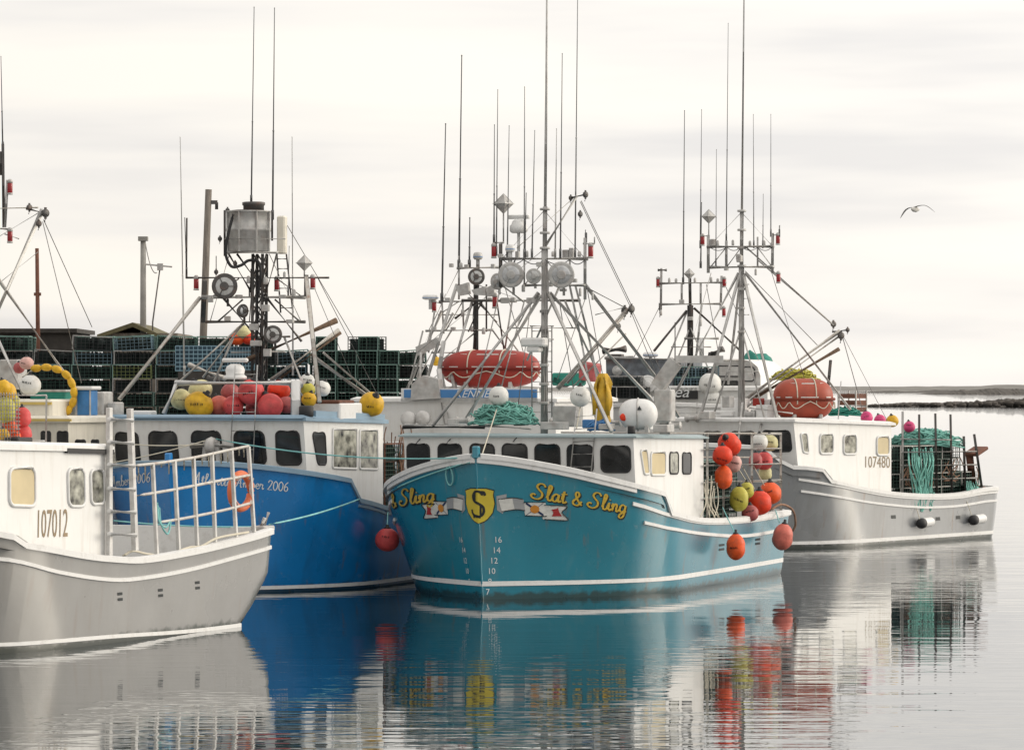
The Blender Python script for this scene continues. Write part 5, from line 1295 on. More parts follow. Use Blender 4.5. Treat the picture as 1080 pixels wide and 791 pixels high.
mb = MB(); mb.tube([A.l2w(q) for q in catmull([PA(130, 586, 2.7), PA(140, 581, 2.72), PA(155, 584, 2.75), PA(175, 585, 2.8), PA(200, 577, 2.85), PA(212, 576, 2.85), PA(230, 567, 2.85), PA(262, 561, 2.82)], 6)], .022, 6)
tag(mb.build('rope', M_ROPEW), 'pale rope lying along the rail of the left grey boat', 'rope')
mb = MB(); c = A.P(277, 557, 2.6); mb.box(c, (.3, .45, .1), ch=.02); mb.tube([c+Vector((0, .05, 0)), c+Vector((.05, .15, .3))], .03, 6); mb.tube([c+Vector((0, -.1, 0)), c+Vector((.1, -.1, .2))], .04, 6); mb.build('mooring_cleat', M_GALV, b.o)
def line(name, label, pts, r, m, cat='mooring line', grp=None): return tag(MB().tube(pts, r, 6).build(name, m), label, cat, grp)
line('mooring_line', 'turquoise line from the grey stern corner to the step in the blue rail', sag(A.l2w(A.P(284, 553, 2.5)), C.l2w(C.P(380, 526, 3.1)), .05), .018, M_ROPEC)
line('mooring_line', 'turquoise line from the grey stern corner back inside the stern rails', sag(A.l2w(A.P(282, 555, 2.5)), A.l2w(A.P(120, 549, 0.5)), .05), .016, M_ROPEC)
line('mooring_line', 'pale line from the blue boat bow across to the teal stem', sag(C.l2w(C.S(228, 463, 1.5)), D.l2w(D.S(502, 482, 0.1)), .18), .017, M_ROPEC)
line('mooring_line', 'pale line running left from the blue bow winch behind the rails', sag(C.l2w(C.S(220, 468, 1.5)), at(112, 466, 83), .06), .015, M_ROPEW)
line('mooring_line', 'thin line slanting down left from the blue bow winch', sag(C.l2w(C.S(222, 463, 1.5)), at(112, 489, 83), .04), .014, M_ROPEW)
line('mooring_line', 'pale line along the left bow of the teal boat', [D.l2w(D.on(-.12+0*i, 2.9, .06)) if i == 0 else D.l2w(D.on(-.12-i*.33, 2.92-i*.075, .07)) for i in range(9)], .018, M_ROPEC)
mb = MB(); hq = D.hit(476, 493); u_ = D.u_of(hq)
mb.tube([D.l2w(D.on(u_+.10*math.sin(a)*(1.1 if a > 1.57 else 1), hq.z-.18+.20*math.cos(a), .05)) for a in [i*math.pi/10 for i in range(20)]], .017, 6, closed=True); tag(mb.build('rope_loop', M_ROPEC), 'small rope loop hanging over the teal left bow rail', 'rope')
# loose gear on its roof
def ab(x, y, p): return A.l2w(A.P(x, y, p))
for x, y, rp, col, lab, tall in ((3, 408, 8, 'yellow', 'yellow buoy topmost in the netted heap at the left edge', 1.0), (8, 413, 9, 'yellow', 'yellow buoy second in the netted heap at the left edge', 1.1), (14, 424, 7, 'lime', 'lime yellow buoy right side of the netted heap', 1.2), (5, 432, 11, 'lime', 'big dull lime buoy in the netted heap at the left edge', 1.3),
    (10, 450, 8, 'orange', 'orange buoy low in the netted heap at the left edge', 1.0), (3, 458, 7, 'yellow', 'yellow orange buoy lowest at the left edge', 1.0), (24, 440, 8.5, 'pink', 'coral pink buoy upper of the stack beside the netted heap', 1.3), (25, 457, 8.5, 'pink', 'coral pink buoy lower of the stack beside the netted heap', 1.1), (16, 460, 6, 'orange', 'small orange buoy between the heap and the coral pair', 1.0)):
    c = ab(x, y, 1.6); buoy(c, rp*c.y/F, col, lab, tall, (0, RND.uniform(-.4, .4)))
mb = MB()
for x in range(-8, 22, 3): mb.tube([ab(x, 414, 1.9), ab(x+1, 468, 1.9)], .008, 4)
for y in range(416, 468, 4): mb.tube([ab(-9, y, 1.9), ab(21, y+.5, 1.9)], .008, 4)
tag(mb.build('buoy_net', M_GALV), 'wire net guard holding the buoy heap on the left grey boat roof', 'net')
bars(b, H['o'], [('roof_rail', -20, 417, 5.8, 49, 417, 5.8, 2, G), ('roof_rail', 49, 417, 5.8, 48.5, 471, 5.8, 2, G), ('roof_rail', -10, 465, 5.7, 47, 465, 5.7, 1.6, M_TRIM)])
mb = MB(); c = A.P(19, 466, 1.9); mb.box(c, (.3, .5, .16), ch=.02); mb.build('roof_box', M_RUBBER, H['o'])

# ------------------------------------------------------------------ B: the cream boat between the grey and the blue ones
Bb = Boat('cream white boat with yellow trim lines mostly hidden behind the left grey boat', -110, 80.5, 20, L=11.8, B=2.75, H=3.0, Bw=2.6)
b = Bb
b.hull(M_WHITE, [(0, 3.0), (2, 2.8), (5, 2.3)], [(5.4, 1.9), (8, 1.6), (11.8, 1.6)], 5.0, 5.4)
sfB = 3.2; xl, xr = b.S(-60, 445, sfB), b.S(118, 445, sfB); print('B', xl, xr)
H = b.house(2.45, 2.55, sfB, sfB+.3, 7.3, .9, b.S(90, 446, sfB).z, b.S(90, 446, sfB).z, M_CREAM, thick=.10)
mb = MB(); mb.box((0.2, sfB+1.8, H['zf']+.30), (3.4, 3.0, .42), ch=.05); mb.build('upper_deckhouse', M_CREAM, H['o'])
mb = MB(); mb.box((0.2, sfB+.28, H['zf']+.42), (3.44, .03, .06)); mb.box((0, sfB-.12, H['zf']+.06), (5.2, .03, .05)); mb.build('trim_line', M_YTRIM, H['o'])
for q in ((44, 455, 53, 474), (61, 455, 71.5, 474), (80, 464, 90, 474), (97, 464, 104, 474)): b.win(H, 'front', q)
mastB = MB().tube([b.S(-40, 440, 5), b.S(-38, 150, 5)], .08, 10).build('mast', M_ALU, b.o)
smB = 5.0
bars(b, mastB, [('boom', 45, 221, smB-.5, -30, 390, smB, 5.6, M_ALU), ('boom', -5, 290, smB-.3, 84, 416, smB+.4, 4.6, Rw), ('upright', 3, 152, smB, 4, 240, smB, 3.2, Dk), ('crossbar', -40, 221, smB, 40, 219, smB-.4, 2, Rw), ('leg', -6, 350, smB, 25, 416, smB-.8, 4, A_), ('upright', 8, 190, smB, 5, 240, smB, 3.4, G),
 ('sheave_arm', 28, 220, smB-.5, 50, 226, smB-.5, 3.4, Dk), ('stay', 46, 232, smB-.5, 97, 345, smB+3, .9, M_WIRE), ('stay', 45, 234, smB-.5, 86, 404, smB, .9, M_WIRE), ('stay', 40, 266, smB, 0, 298, smB, .8, M_WIRE), ('lamp_bracket', 5, 247, smB, 20, 252, smB, 1.5, G), ('crossbar', -20, 240, smB, 12, 242, smB, 3, G), ('stay', 40, 225, smB-.5, -10, 255, smB, .9, M_WIRE), ('upright', 0, 160, smB, 0, 185, smB, 4.5, Dk)])
b.redlamp(mastB, 10.5, 198, smB); b.redlamp(mastB, 10.5, 249, smB); b.whip(mastB, 3, 160, 1, 60, smB, M_WHIPD)
for x, y, k in ((31, 219, .9), (48, 225, 1.2), (41, 236, .9)): block_tackle(b, mastB, x, y, smB-.5, k=k)
def bb(x, y, s): return Bb.l2w(Bb.S(x, y, s))
c = bb(32, 406, 4.2); buoy(c, 11*c.y/F, 'white', 'large white buoy standing left of the yellow float string', 1.0)
c = bb(28, 383, 4.6); buoy(c, 7.5*c.y/F, 'rose', 'pink striped buoy above the large white buoy', .9); c = bb(20, 388, 4.8); buoy(c, 6*c.y/F, 'dullred', 'dull red buoy tucked left of the pink striped one', 1)
arc_px = [(38, 388.5), (49, 387.5), (60, 389.5), (70, 395.5), (75.5, 404), (78, 414), (77, 424), (72, 433)]
ap = [bb(x, y, 4.3) for x, y in arc_px]
fs = thing('float_string', 'string of yellow oval floats arching over the cream boat roof', 'floats', ap[0])
rl = [p-ap[0] for p in ap]
for i, p in enumerate(rl):
    d = (rl[min(i+1, 7)]-rl[max(i-1, 0)]).normalized(); rot = d.to_track_quat('Z', 'Y').to_matrix()
    MB().ell(p, (.085, .085, .135), rot, 14, 10).build('float', M_B['yellow'], fs)
MB().tube(catmull([rl[0]+Vector((-.3, 0, -.2))]+rl+[rl[-1]+Vector((-.3, 0, -.05))], 4), .02, 6).build('rope', M_ROPEW, fs)
t = thing('fish_bin', 'blue plastic bin with a pale lid on the cream boat roof', 'bin', bb(92, 425, 4.6), -Bb.th)
MB().box((0, 0, 0), (.34, .4, .58), ch=.03).build('tub', M_BLUEP, t); MB().box((0, 0, .33), (.46, .5, .08), ch=.02).build('lid', M_TRIM, t)
for dx in (-.16, .17): MB().box((dx, -.2, 0), (.03, .02, .56)).build('rib', M_GALV, t)
t = thing('fish_crate', 'teal open crate under the arch of yellow floats', 'crate', bb(56, 424, 5.0), -Bb.th)
mb = MB(); mb.box((0, .25, 0), (.85, .04, .46)); mb.box((0, -.25, 0), (.85, .04, .46)); mb.box((-.41, 0, 0), (.04, .46, .46)); mb.box((.41, 0, 0), (.04, .46, .46)); mb.box((0, 0, -.2), (.8, .46, .04)); mb.build('body', M_TARP, t)
MB().box((0, 0, .25), (.92, .58, .05), ch=.01).build('rim', M_GALV, t)
mb = MB()
for x, y, w, h in ((14, 395, 22, 32), (109, 428, 12, 30), (122, 432, 9, 16)): 
    c = Bb.S(x, y, 5.6); MB().box(c, (w*.0212, .5, h*.0212), ch=.03).build('roof_locker', M_GALV, H['o'])

# ------------------------------------------------------------------ F: the grey boat at the right
Fb = Boat('pale grey lobster boat with an orange brown egg raft on its white wheelhouse', 714, 104.7, 36, L=13.6, B=3.1, H=3.0, rake=.45, Ld=3.4, Lw=4.6, nd=2.3, nw=1.9, Bw=2.95, corner=.9, tuck=.12)
b = Fb
s1 = b.hit(867, 495).y; s2 = b.hit(876, 507).y
fore = [(0, 2.95), (1.5, 2.75), (3, 2.5)]+b.keys([(826, 490), (848, 492.5), (867, 495)]); fore = [f for f in fore if f[0] <= s1+.01]; fore = [f for i, f in enumerate(fore) if i == 0 or f[0] > fore[i-1][0]+.05]
aft = b.keys([(876, 507), (905, 513.5), (939, 519.5), (975, 522), (1011, 521), (1038, 516)]); aft.append((b.L-.02, aft[-1][1]+.03))
print('F', fore, aft, s1, s2)
b.hull(M_GREY2, fore, aft, s1, s2, boot=(0.16, .10))
kf = b.keys([(842, 505.5), (876, 511), (905, 517), (939, 523), (975, 525.5), (1011, 524.5), (1038, 520)]); kf.append((b.L-.05, kf[-1][1]+.02)); b.strip(kf, M_TRIM, h=.085)
kf = b.keys([(844.5, 518), (900, 527), (939, 532.5), (975, 535), (1011, 533.5), (1038, 529)]); kf.append((b.L-.05, kf[-1][1]+.02)); b.strip(kf, M_TRIM, h=.08)
wf = 2.45; q = b.P(837, 445, wf); sf, zf = q.y, q.z; wa = 2.75; q2 = b.P(940, 449, wa); print('F house', q, q2)
H = b.house(wf, wa, sf, sf+.30, q2.y, .9, zf, q2.z, M_WHITE, thick=.07, roof_m=M_TRIM, wb=wf+.10)
for q in ((742, 455, 762, 476), (771, 455, 797, 476), (804, 454, 834, 476)): b.win(H, 'front', [(q[0], q[1]), (q[2]-1, q[1]), (q[2]+1.5, q[3]), (q[0]+1, q[3])])
b.win(H, 'side', [(844, 457.5), (851, 457.5), (853, 478), (847, 477)], M_REFLGLASS, M_TRIM, fr=.03)
b.win(H, 'side', (864.5, 458, 878.5, 478.5), M_REFLGLASS, M_TRIM, fr=.035); b.win(H, 'side', (889.5, 459, 903, 479), M_REFLGLASS, M_TRIM, fr=.035); b.win(H, 'side', (924.5, 460.5, 937.5, 480), M_TAN, M_TRIM, fr=.035)
b.text_on(H, 'side', '107480', [(912.5, 481), (938.5, 481.5), (938.5, 493.5), (912.5, 493)], M_BRONZE)
scuppers(b, [(942, 545), (989, 547), (1010, 545.5)], w=.26, h=.1, pairs=False)
sm = keel_s(b, 782, 330); print('F mast', sm)
mb = MB(); ft = b.S(782, 440, sm); mb.tube([ft, b.S(782, 282, sm)], [.11, .08], 12); mb.tube([b.S(782, 284, sm), b.S(782.5, 222, sm)], .06, 10); mb.tube([b.S(782.5, 222, sm), b.S(785, -40, sm)], [.035, .02], 8)
for yy in (223, 243, 262, 281): mb.lathe([(.12, -.02), (.13, 0), (.12, .04)], 12, Matrix.Translation(b.S(782.3, yy, sm)))
mast = mb.build('mast', M_GALV, b.o)
bars(b, mast, [
 ('crossbar', 746, 260.5, sm, 816, 260, sm, 3.6, G), ('crossbar', 749, 282, sm, 816, 281.5, sm, 3.6, G), ('upright', 747, 248, sm, 747, 288, sm, 3.4, G), ('upright', 815, 246, sm, 814.5, 288, sm, 3.2, G), ('upright', 766, 254, sm, 766, 282, sm, 3, G), ('upright', 799, 250, sm, 799, 282, sm, 2, G),
 ('leg', 779, 288, sm, 714, 412, sm-1, 3.4, A_), ('leg', 780, 290, sm, 738, 442, sm-1.8, 3.4, A_), ('leg', 784, 290, sm, 820, 443, sm-.4, 4, A_), ('leg', 786, 288, sm, 897, 432, sm+2.5, 3, G), ('leg', 781, 290, sm, 768, 405, sm+1.2, 2.6, G),
 ('boom', 886, 349, sm+2.2, 786, 421, sm+.4, 4.4, Rw), ('boom', 886, 354, sm+2.2, 790, 423, sm+.5, 2.4, Rw), ('boom', 885, 368, sm+2.4, 797, 419, sm+.6, 4.4, M_BRWOOD), ('boom', 800, 420, sm+.6, 784, 432, sm+.3, 4, G), ('leg', 876, 380, sm+2.2, 873, 412, sm+2.4, 3.4, Dk),
 ('stay', 787, 261, sm, 877, 341, sm+2.1, 2, G), ('stay', 800, 275, sm, 879, 343, sm+2.1, 1.6, G), ('stay', 786, 286, sm, 862, 364, sm+2, 1, M_WIRE), ('stay', 888, 353, sm+2.2, 909, 430, sm+3.3, .9, M_WIRE), ('stay', 890, 360, sm+2.2, 912, 440, sm+3.6, .6, M_WIRE), ('stay', 888, 352, sm+2.2, 938, 448, sm+4, .6, M_WIRE),
 ('sheave_arm', 878, 350, sm+2.2, 895, 348, sm+2.2, 2.2, Dk), ('lamp_bracket', 740, 249, sm, 747, 249, sm, 1.6, G), ('lamp_bracket', 815, 248, sm, 822, 248, sm, 1.6, G), ('lamp_bracket', 822, 248, sm, 822, 238, sm, 1.2, G), ('leg', 804, 444, sm-1, 797, 470, sm-2.2, 2.4, G), ('leg', 783, 425, sm-.6, 778, 470, sm-2.2, 2.4, G),
 ('wheelhouse_stay', 887, 402, sm+2.5, 884, 442, sm+2.6, 1.2, M_TRIM)])
for k_, (x, y) in enumerate(((797, 300), (798, 315), (799, 332))): bars(b, mast, [('mast_step', 784, y, sm, 790, y, sm, 1.2, G)])
b.redlamp(mast, 741, 253.5, sm); b.redlamp(mast, 820.5, 252.5, sm); b.redlamp(mast, 821, 293, sm); b.reflector(mast, 747.5, 228.5, sm, 7.8, 249)
for x0, y0, x1, y1, m_ in ((738.5, 262, 740, 116, M_WHIPD), (755, 281, 755.6, 158, M_WHIP), (766, 255, 768, 25, M_WHIPD), (795, 262, 794.5, 121, M_WHIP), (804.5, 262, 805, 205, M_WHIP), (813, 250, 813, 121, M_WHIP), (822, 250, 822.5, 238, M_WHIPD)): b.whip(mast, x0, y0, x1, y1, sm, m_)
for x, y, k in ((879, 342, 1.1), (887, 354, 1.3), (894, 348, .8)): block_tackle(b, mast, x, y, sm+2.2, k=k)
for x, y, s_ in ((780, 273, sm-.15), (752, 256, sm)): MB().box(b.S(x, y, s_), (.15, .15, .2), ch=.02).build('instrument_box', M_GALV, mast)
def fb(x, y, s): return Fb.l2w(Fb.S(x, y, s))
c = fb(847, 421, sf+1.9); k = c.y/F
raft('orange brown egg shaped raft on the roof of the right grey boat', c, .86, .60, -Fb.th+rad(50), M_RAFT2)
bars(b, H['o'], [('roof_hatch', 832, 443, sf+.2, 832, 447, sf+.2, 8, M_GALV)])
for x, y, rp, col, lab in ((914, 440, 6.4, 'magenta', 'magenta buoy leftmost behind the right wheelhouse roof'), (928, 443, 6, 'magenta', 'magenta buoy second behind the right wheelhouse roof'), (941, 444, 6.5, 'yellow', 'yellow buoy at the aft corner of the right wheelhouse roof'), (959, 450, 6, 'magenta', 'magenta buoy beside the teal rope on the trap stack')):
    c = Fb.l2w(Fb.P(x, y, 2.1)); buoy(c, rp*c.y/F, col, lab, 1.0, (RND.uniform(-.4, .4), 0))
proto = trap_proto('lobster_trap', 'old lobster trap stacked in the stern rails of the right grey boat', 'traps on the right grey boat', M_GALV); first = True
sA = Fb.P(946, 500, 2.4).y
for c_ in range(4):
    for j in range(5 if c_ < 3 else 3):
        for r_ in range(2):
            if r_ and j < 2: continue
            loc = b.l2w((2.15-r_*.62, sA+.75+c_*1.17, .76+.2+j*.405))
            if first: proto.location = loc; proto.rotation_euler = (0, 0, -b.th+rad(90)); first = False
            else: dup(proto, loc, -b.th+rad(90)+RND.uniform(-.05, .05))
def PF(x, y, p=2.78): return Fb.P(x, y, p)
for x, yt, yb in ((952, 434, 521), (969.5, 437, 522), (986.5, 436, 522), (1002.5, 437, 521)): MB().tube([PF(x, yt), PF(x+(1.5 if x > 980 else 0), yb)], .035, 7).build('rail_post', M_DARKM if x > 955 else M_GALV, b.o)
for xt, yt, xb, yb in ((1016.5, 460, 1018, 518), (1027.5, 458, 1035.5, 514)): MB().tube([PF(xt, yt), PF(xb, yb)], .04, 7).build('rail_post', M_DARKM, b.o)
for y0, y1 in ((463, 464), (477, 476), (491, 490), (506, 504)): MB().tube([PF(950, y0), PF(1030 if y0 > 470 else 1004, y1)], .026, 6).build('stern_rail', M_GALV, b.o)
MB().box(PF(1029, 476, 2.5), (.5, .7, .10), Matrix.Rotation(.3, 3, 'X'), ch=.02).build('hauler_plate', M_RUSTY, b.o); MB().tube([PF(1022, 476, 2.4), PF(1026, 512, 2.4)], .12, 8).build('hauler_post', M_RUSTY, b.o)
rope_heap('rope_coil', 'big heap of teal rope on the trap stack of the right grey boat', Fb.l2w(Fb.P(976, 474, 1.9)), (1.35, .8, .70), 95, .022, M_ROPET, rotz=.5, seed=12)
def skein(x0, x1, y0, y1, n, label, seed, p=2.95):
    g = random.Random(seed); mb = MB()
    for i in range(n):
        xa = g.uniform(x0, x1); xb = xa*.5+(x0+x1)/4+g.uniform(-4, 6); yb = y1-g.uniform(0, (y1-y0)*.35)
        P_ = [PF(xa, y0+g.uniform(-3, 3), 2.5), PF(xa+1, y0+(yb-y0)*.3, p+g.uniform(-.06, .06)), PF(xb, y0+(yb-y0)*.7, p+g.uniform(-.05, .08)), PF(xb+g.uniform(-1, 3), yb, p+.05), PF(xb+g.uniform(1, 4), yb-6, p+.06)]
        mb.tube([Fb.l2w(q) for q in catmull(P_, 5)], .02, 5)
    tag(mb.build('hanging_rope', M_ROPET), label, 'rope')
skein(958, 984, 475, 539, 34, 'long skein of teal rope hanging over the rail below the heap', 5); skein(1018, 1032, 509, 536, 20, 'short skein of teal rope hanging at the stern corner', 6, 2.85)
for x, y, lab in ((965, 552, 'white cylinder fender with black ends nearer the bow of the right boat'), (1020, 548.5, 'white cylinder fender with black ends nearer the stern of the right boat')):
    p0, p1 = Fb.hit(x, y), Fb.hit(x+12, y-2); p0.x += .17; p1.x += .17
    t = thing('fender', lab, 'fender', Fb.l2w(p0)); a_ = Vector((0, 0, 0)); d_ = Fb.l2w(p1)-Fb.l2w(p0)
    mxr = d_.to_track_quat('Z', 'Y').to_matrix().to_4x4(); L_ = max(.5, d_.length)
    MB().lathe([(.05, -.02), (.13, .02), (.14, .1), (.14, L_-.05), (.12, L_), (.05, L_+.04)], 14, mxr).build('body', M_TRIM, t); MB().lathe([(.03, -.06), (.10, -.05), (.15, .03), (.15, .16), (.142, .161)], 14, mxr).build('end_cap', M_RUBBER, t)
    hang(Fb.l2w(p0)+Vector((0, 0, .1)), Fb.l2w(Fb.P(x-3, 521, 2.9)), 'line holding the fender '+('nearer the bow' if x < 1000 else 'nearer the stern')+' of the right boat', M_ROPEW, .012)
t = thing('crate', 'red and green open crate behind the orange brown raft', 'crate', Fb.l2w(Fb.P(899, 423, .4)), -Fb.th)
for dx in (-.3, .3):
    for dy in (-.3, .3): MB().box((dx, dy, 0), (.04, .04, .62)).build('post', M_GALV, t)
mb = MB()
for z in (-.25, -.05, .15): mb.box((0, -.3, z), (.6, .02, .14)); mb.box((.3, 0, z), (.02, .6, .14)); mb.box((-.3, 0, z), (.02, .6, .14))
mb.build('slats', M_RUSTY, t)
rope_heap('net_pile', 'pile of green net and rope beside the crate on the right boat roof', Fb.l2w(Fb.P(892, 440, .8)), (.6, .5, .35), 26, .02, M_TARP, seed=15)
# gear forward of the mast
mb = MB()
for x, y, w, h, d, s_ in ((776, 430, 24, 20, .6, sf+1.4), (760, 436, 40, 6, .5, sf+1.2), (807, 434, 14, 14, .4, sf+1.0), (812, 425, 8, 8, .3, sf+1.6)):
    c = b.S(x, y, s_); k = b.l2w(c).y/F; MB().box(c, (w*k, d, h*k), ch=.02).build('roof_locker', M_TRIM, H['o'])
bars(b, H['o'], [('roof_rail', 708, 430, sf+.3, 760, 430, sf+.3, 1.4, A_), ('roof_rail', 708, 436, sf+.3, 760, 436, sf+.3, 1.4, A_), ('roof_rail', 735, 424, sf+.3, 735, 444, sf+.3, 1.4, A_), ('roof_rail', 712, 424, sf+.3, 712, 444, sf+.3, 1.4, A_), ('antifall_rail', 790, 430, sf+.8, 836, 436, sf+.8, 1.6, A_)])

# ------------------------------------------------------------------ E: the boat behind the teal one, with the red raft
E = Boat('white boat with a blue name band and a red egg raft behind the teal boat', 440, 95.5, 20, L=11.5, B=3.1, H=3.1, Bw=2.9)
b = E
b.hull(M_WHITE, [(0, 3.1), (2, 2.9), (5, 2.4)], [(5.4, 1.9), (8, 1.6), (11.5, 1.6)], 5.0, 5.4)
sf = 2.6; zE = b.S(500, 424, sf).z; zT = b.S(500, 410, sf).z
H = b.house(2.75, 2.8, sf, sf+.3, 7.2, .9, zE, zE, M_WHITE, thick=.08)
mb = MB(); qd = [b.S(x, y, sf-.1) for x, y in ((423, 409.5), (567, 409.5), (567, 424), (423, 424))]; mb.prism(qd, [p+Vector((0, .12, 0)) for p in qd]); mb.build('brow', M_TRIM, H['o'])
mb = MB(); qd = [b.S(x, y, sf-.13) for x, y in ((426, 411), (566, 411), (566, 419.5), (426, 419.5))]; mb.prism(qd, [p+Vector((0, .025, 0)) for p in qd]); band = mb.build('name_band', M_BAND, H['o'])
b.text_on(H, (Vector((0, sf-.14, 0)), Vector((0, -1, 0))), 'KENNE', [(481, 411.5), (518, 411.5), (517, 419), (480, 419)], M_WLET, .25, 'name_lettering', band)
c = E.l2w(E.S(517.5, 389, sf+1.0)); k = c.y/F; raft('red egg shaped raft lying across the white boat above the blue band', c, 53*k, 20.5*k, -E.th*.6, M_RAFT)
sm = sf+1.5
mast = MB().tube([b.S(502, 412, sm), b.S(502, 300, sm)], .07, 10).build('mast', M_DARKM, b.o)
bars(b, mast, [('crossbar', 482, 283, sm, 527, 282, sm, 3.2, G), ('crossbar', 463, 318, sm, 545, 318, sm, 2.6, G), ('crossbar', 449, 349, sm, 520, 348, sm, 2.8, G), ('upright', 484, 270, sm, 484, 316, sm, 2.2, G), ('upright', 466, 316, sm, 468, 352, sm, 2, G), ('upright', 488, 317, sm, 489, 350, sm, 2, G), ('upright', 513, 300, sm, 513, 350, sm, 2, Dk),
 ('leg', 482, 300, sm, 444, 420, sm-1, 4, A_), ('leg', 466, 328, sm, 432, 405, sm-.4, 3.6, G), ('leg', 478, 330, sm, 436, 408, sm, 2.8, A_), ('leg', 463, 390, sm-1.2, 471, 447, sm-1.6, 6, A_), ('leg', 468, 360, sm-1, 463, 392, sm-1.2, 5, A_), ('leg', 476, 395, sm-1, 487, 445, sm-1.4, 4, G), ('leg', 466, 395, sm-1, 478, 446, sm-1.4, 3, G),
 ('brace', 480, 336, sm, 504, 318, sm, 3, Dk), ('brace', 505, 320, sm, 524, 340, sm, 2, Dk), ('brace', 502, 350, sm, 466, 380, sm, 2, G), ('boom', 500, 392, sm-.5, 446, 428, sm-.8, 3, A_), ('stay', 527, 283, sm, 560, 400, sm+1, 1, M_WIRE), ('stay', 540, 318, sm, 532, 372, sm, 2, G), ('stay', 470, 310, sm, 424, 420, sm, .7, M_WIRE)])
b.flood(mast, 502.5, 292, sm-.3, 8.6, (Dk, M_LENS)); b.dome(mast, 504, 270, sm, 5, .8, M_GALV, 'antenna_dome'); b.dome(mast, 454, 313.5, sm, 8.6, .32); bars(b, mast, [('bracket', 454, 318, sm, 466, 320, sm, 2, G)]); b.redlamp(mast, 458, 323, sm)
for x0, y0, x1, y1 in ((466, 318, 470, 131), (484, 283, 487, 59), (495, 283, 495.5, 230)): b.whip(mast, x0, y0, x1, y1, sm, M_WHIPD, (.03, .014))
mb = MB()
for pts in (((438, 366), (461, 356), (463, 364), (440, 375)), ((480, 302), (493, 298), (495, 310), (484, 312)), ((497, 306), (512, 302), (512, 312), (500, 311)), ((512, 304), (520, 300), (522, 312), (514, 313))):
    qd = [b.S(x, y, sm-.5) for x, y in pts]; MB().prism(qd, [p+Vector((0, .14, 0)) for p in qd]).build('lamp_hood', M_GALV, mast)
mb = MB(); qd = [b.S(x, y, sf-.2) for x, y in ((434, 405), (446, 396), (462, 400), (464, 420), (433, 422))]; mb.prism(qd, [p+Vector((0, .3, 0)) for p in qd]); mb.build('hauler_cover', M_GALV, H['o'])
mb = MB(); c = b.S(431, 442, sf-.6); mb.lathe([(.05, -.1), (.2, -.08), (.2, .08), (.05, .1)], 14, Matrix.Translation(c) @ Matrix.Rotation(rad(80), 4, 'X')); c = b.S(446, 441, sf-.6); mb.lathe([(.05, -.1), (.19, -.08), (.19, .08), (.05, .1)], 14, Matrix.Translation(c) @ Matrix.Rotation(rad(80), 4, 'X')); mb.build('winch', M_ALU, b.o)
c = E.l2w(E.S(460, 381, sm+1.5)); buoy(c, 5*c.y/F, 'yellow', 'small yellow buoy left of the red raft among the rig legs', 1.0)
mb = MB(); k_ = .0245
for x, y, w, h, m_ in ((600, 400, 34, 14, 0), (622, 392, 20, 20, 1), (592, 402, 16, 10, 2)):
    c = b.S(x, y, sm+2.5); mb.box(c, (w*k_, .5, h*k_), Matrix.Rotation(.15*m_, 3, 'Y'), m_, ch=.05)
tag(mb.build('fish_tote', [M_TARP, M_B['dullred'], M_RUBBER], None), 'pile of green and red totes right of the ladder tower', 'tote')
for o in [bpy.data.objects['fish_tote']]:
    for v in o.data.vertices: v.co = E.l2w(v.co)

# ------------------------------------------------------------------ G: the big grey boat far behind, with blue panels
Gb = Boat('big boat with a dark grey upper wheelhouse and blue panels far behind', 690, 116, 20, L=13, B=3.3, H=3.4, Bw=3.0)
b = Gb
b.hull(M_WHITE, [(0, 4.0), (2, 3.8), (5, 3.3)], [(5.4, 2.6), (8, 2.2), (13, 2.2)], 5.0, 5.4, deck=1.2)
sf = 2.4; zt = b.S(700, 378, sf).z
H = b.house(2.9, 3.0, sf, sf+.25, 7.5, 1.3, b.S(700, 412, sf).z, b.S(700, 412, sf).z, M_WHITE, thick=.1)
mb = MB(); 
x0, x1 = b.S(640, 395, sf+.3).x, b.S(708, 395, sf+.3).x
mb.prism([Vector((x0, sf+.3, H['zf'])), Vector((x1, sf+.3, H['zf'])), Vector((x1, sf+3.6, H['zf'])), Vector((x0, sf+3.6, H['zf']))], [Vector((x0, sf+.2, zt)), Vector((x1, sf+.2, zt)), Vector((x1, sf+3.6, zt)), Vector((x0, sf+3.6, zt))])
up = mb.build('upper_house', mat('dull_grey_panel', (.17, .19, .215), rough=.6, var=.5, scale=5, dirt=RUST, dirt_amt=.5, dirt_scale=(2, 2, 2)), b.o)
bars(b, up, [('roof_edge', 638, 377.5, sf+.1, 782, 380.5, sf+.1, 3.6, M_GALV)])
fr = (Vector((0, sf+.25, 0)), Vector((0, -1, .06)).normalized())
for q in ((660, 384, 671, 397), (687, 383, 702, 391)): 
    w = b.win(dict(o=up), fr, q, M_BAND, M_GALV, rr=.05)
b.flood(up, 651, 391, sf+.05, 5.2); b.flood(up, 683, 405, sf-.2, 9, (M_TRIM, M_TRIM), depth=1.3)
for q in ((644, 398, 658, 408), (676, 399, 690, 408)): b.win(dict(o=up), fr, q, M_GLASS, M_GALV, rr=.1)
b.text_on(dict(o=up), (Vector((0, sf-.12, 0)), Vector((0, -1, 0))), 'ea', [(712, 411), (727, 411), (727, 419), (712, 419)], M_WLET, .3, 'name_lettering')
mb = MB(); qd = [b.S(x, y, sf-.1) for x, y in ((708, 409), (735, 409), (735, 421), (708, 421))]; mb.prism(qd, [p+Vector((0, .1, 0)) for p in qd]); mb.build('name_board', M_RUBBER, up)
sm = keel_s(b, 728, 350); print('G mast', sm)
mast = MB().tube([b.S(728, 395, sm), b.S(728, 322, sm)], .10, 10).tube([b.S(728, 325, sm), b.S(727.5, 290, sm)], .05, 8).build('mast', M_DARKM, b.o)
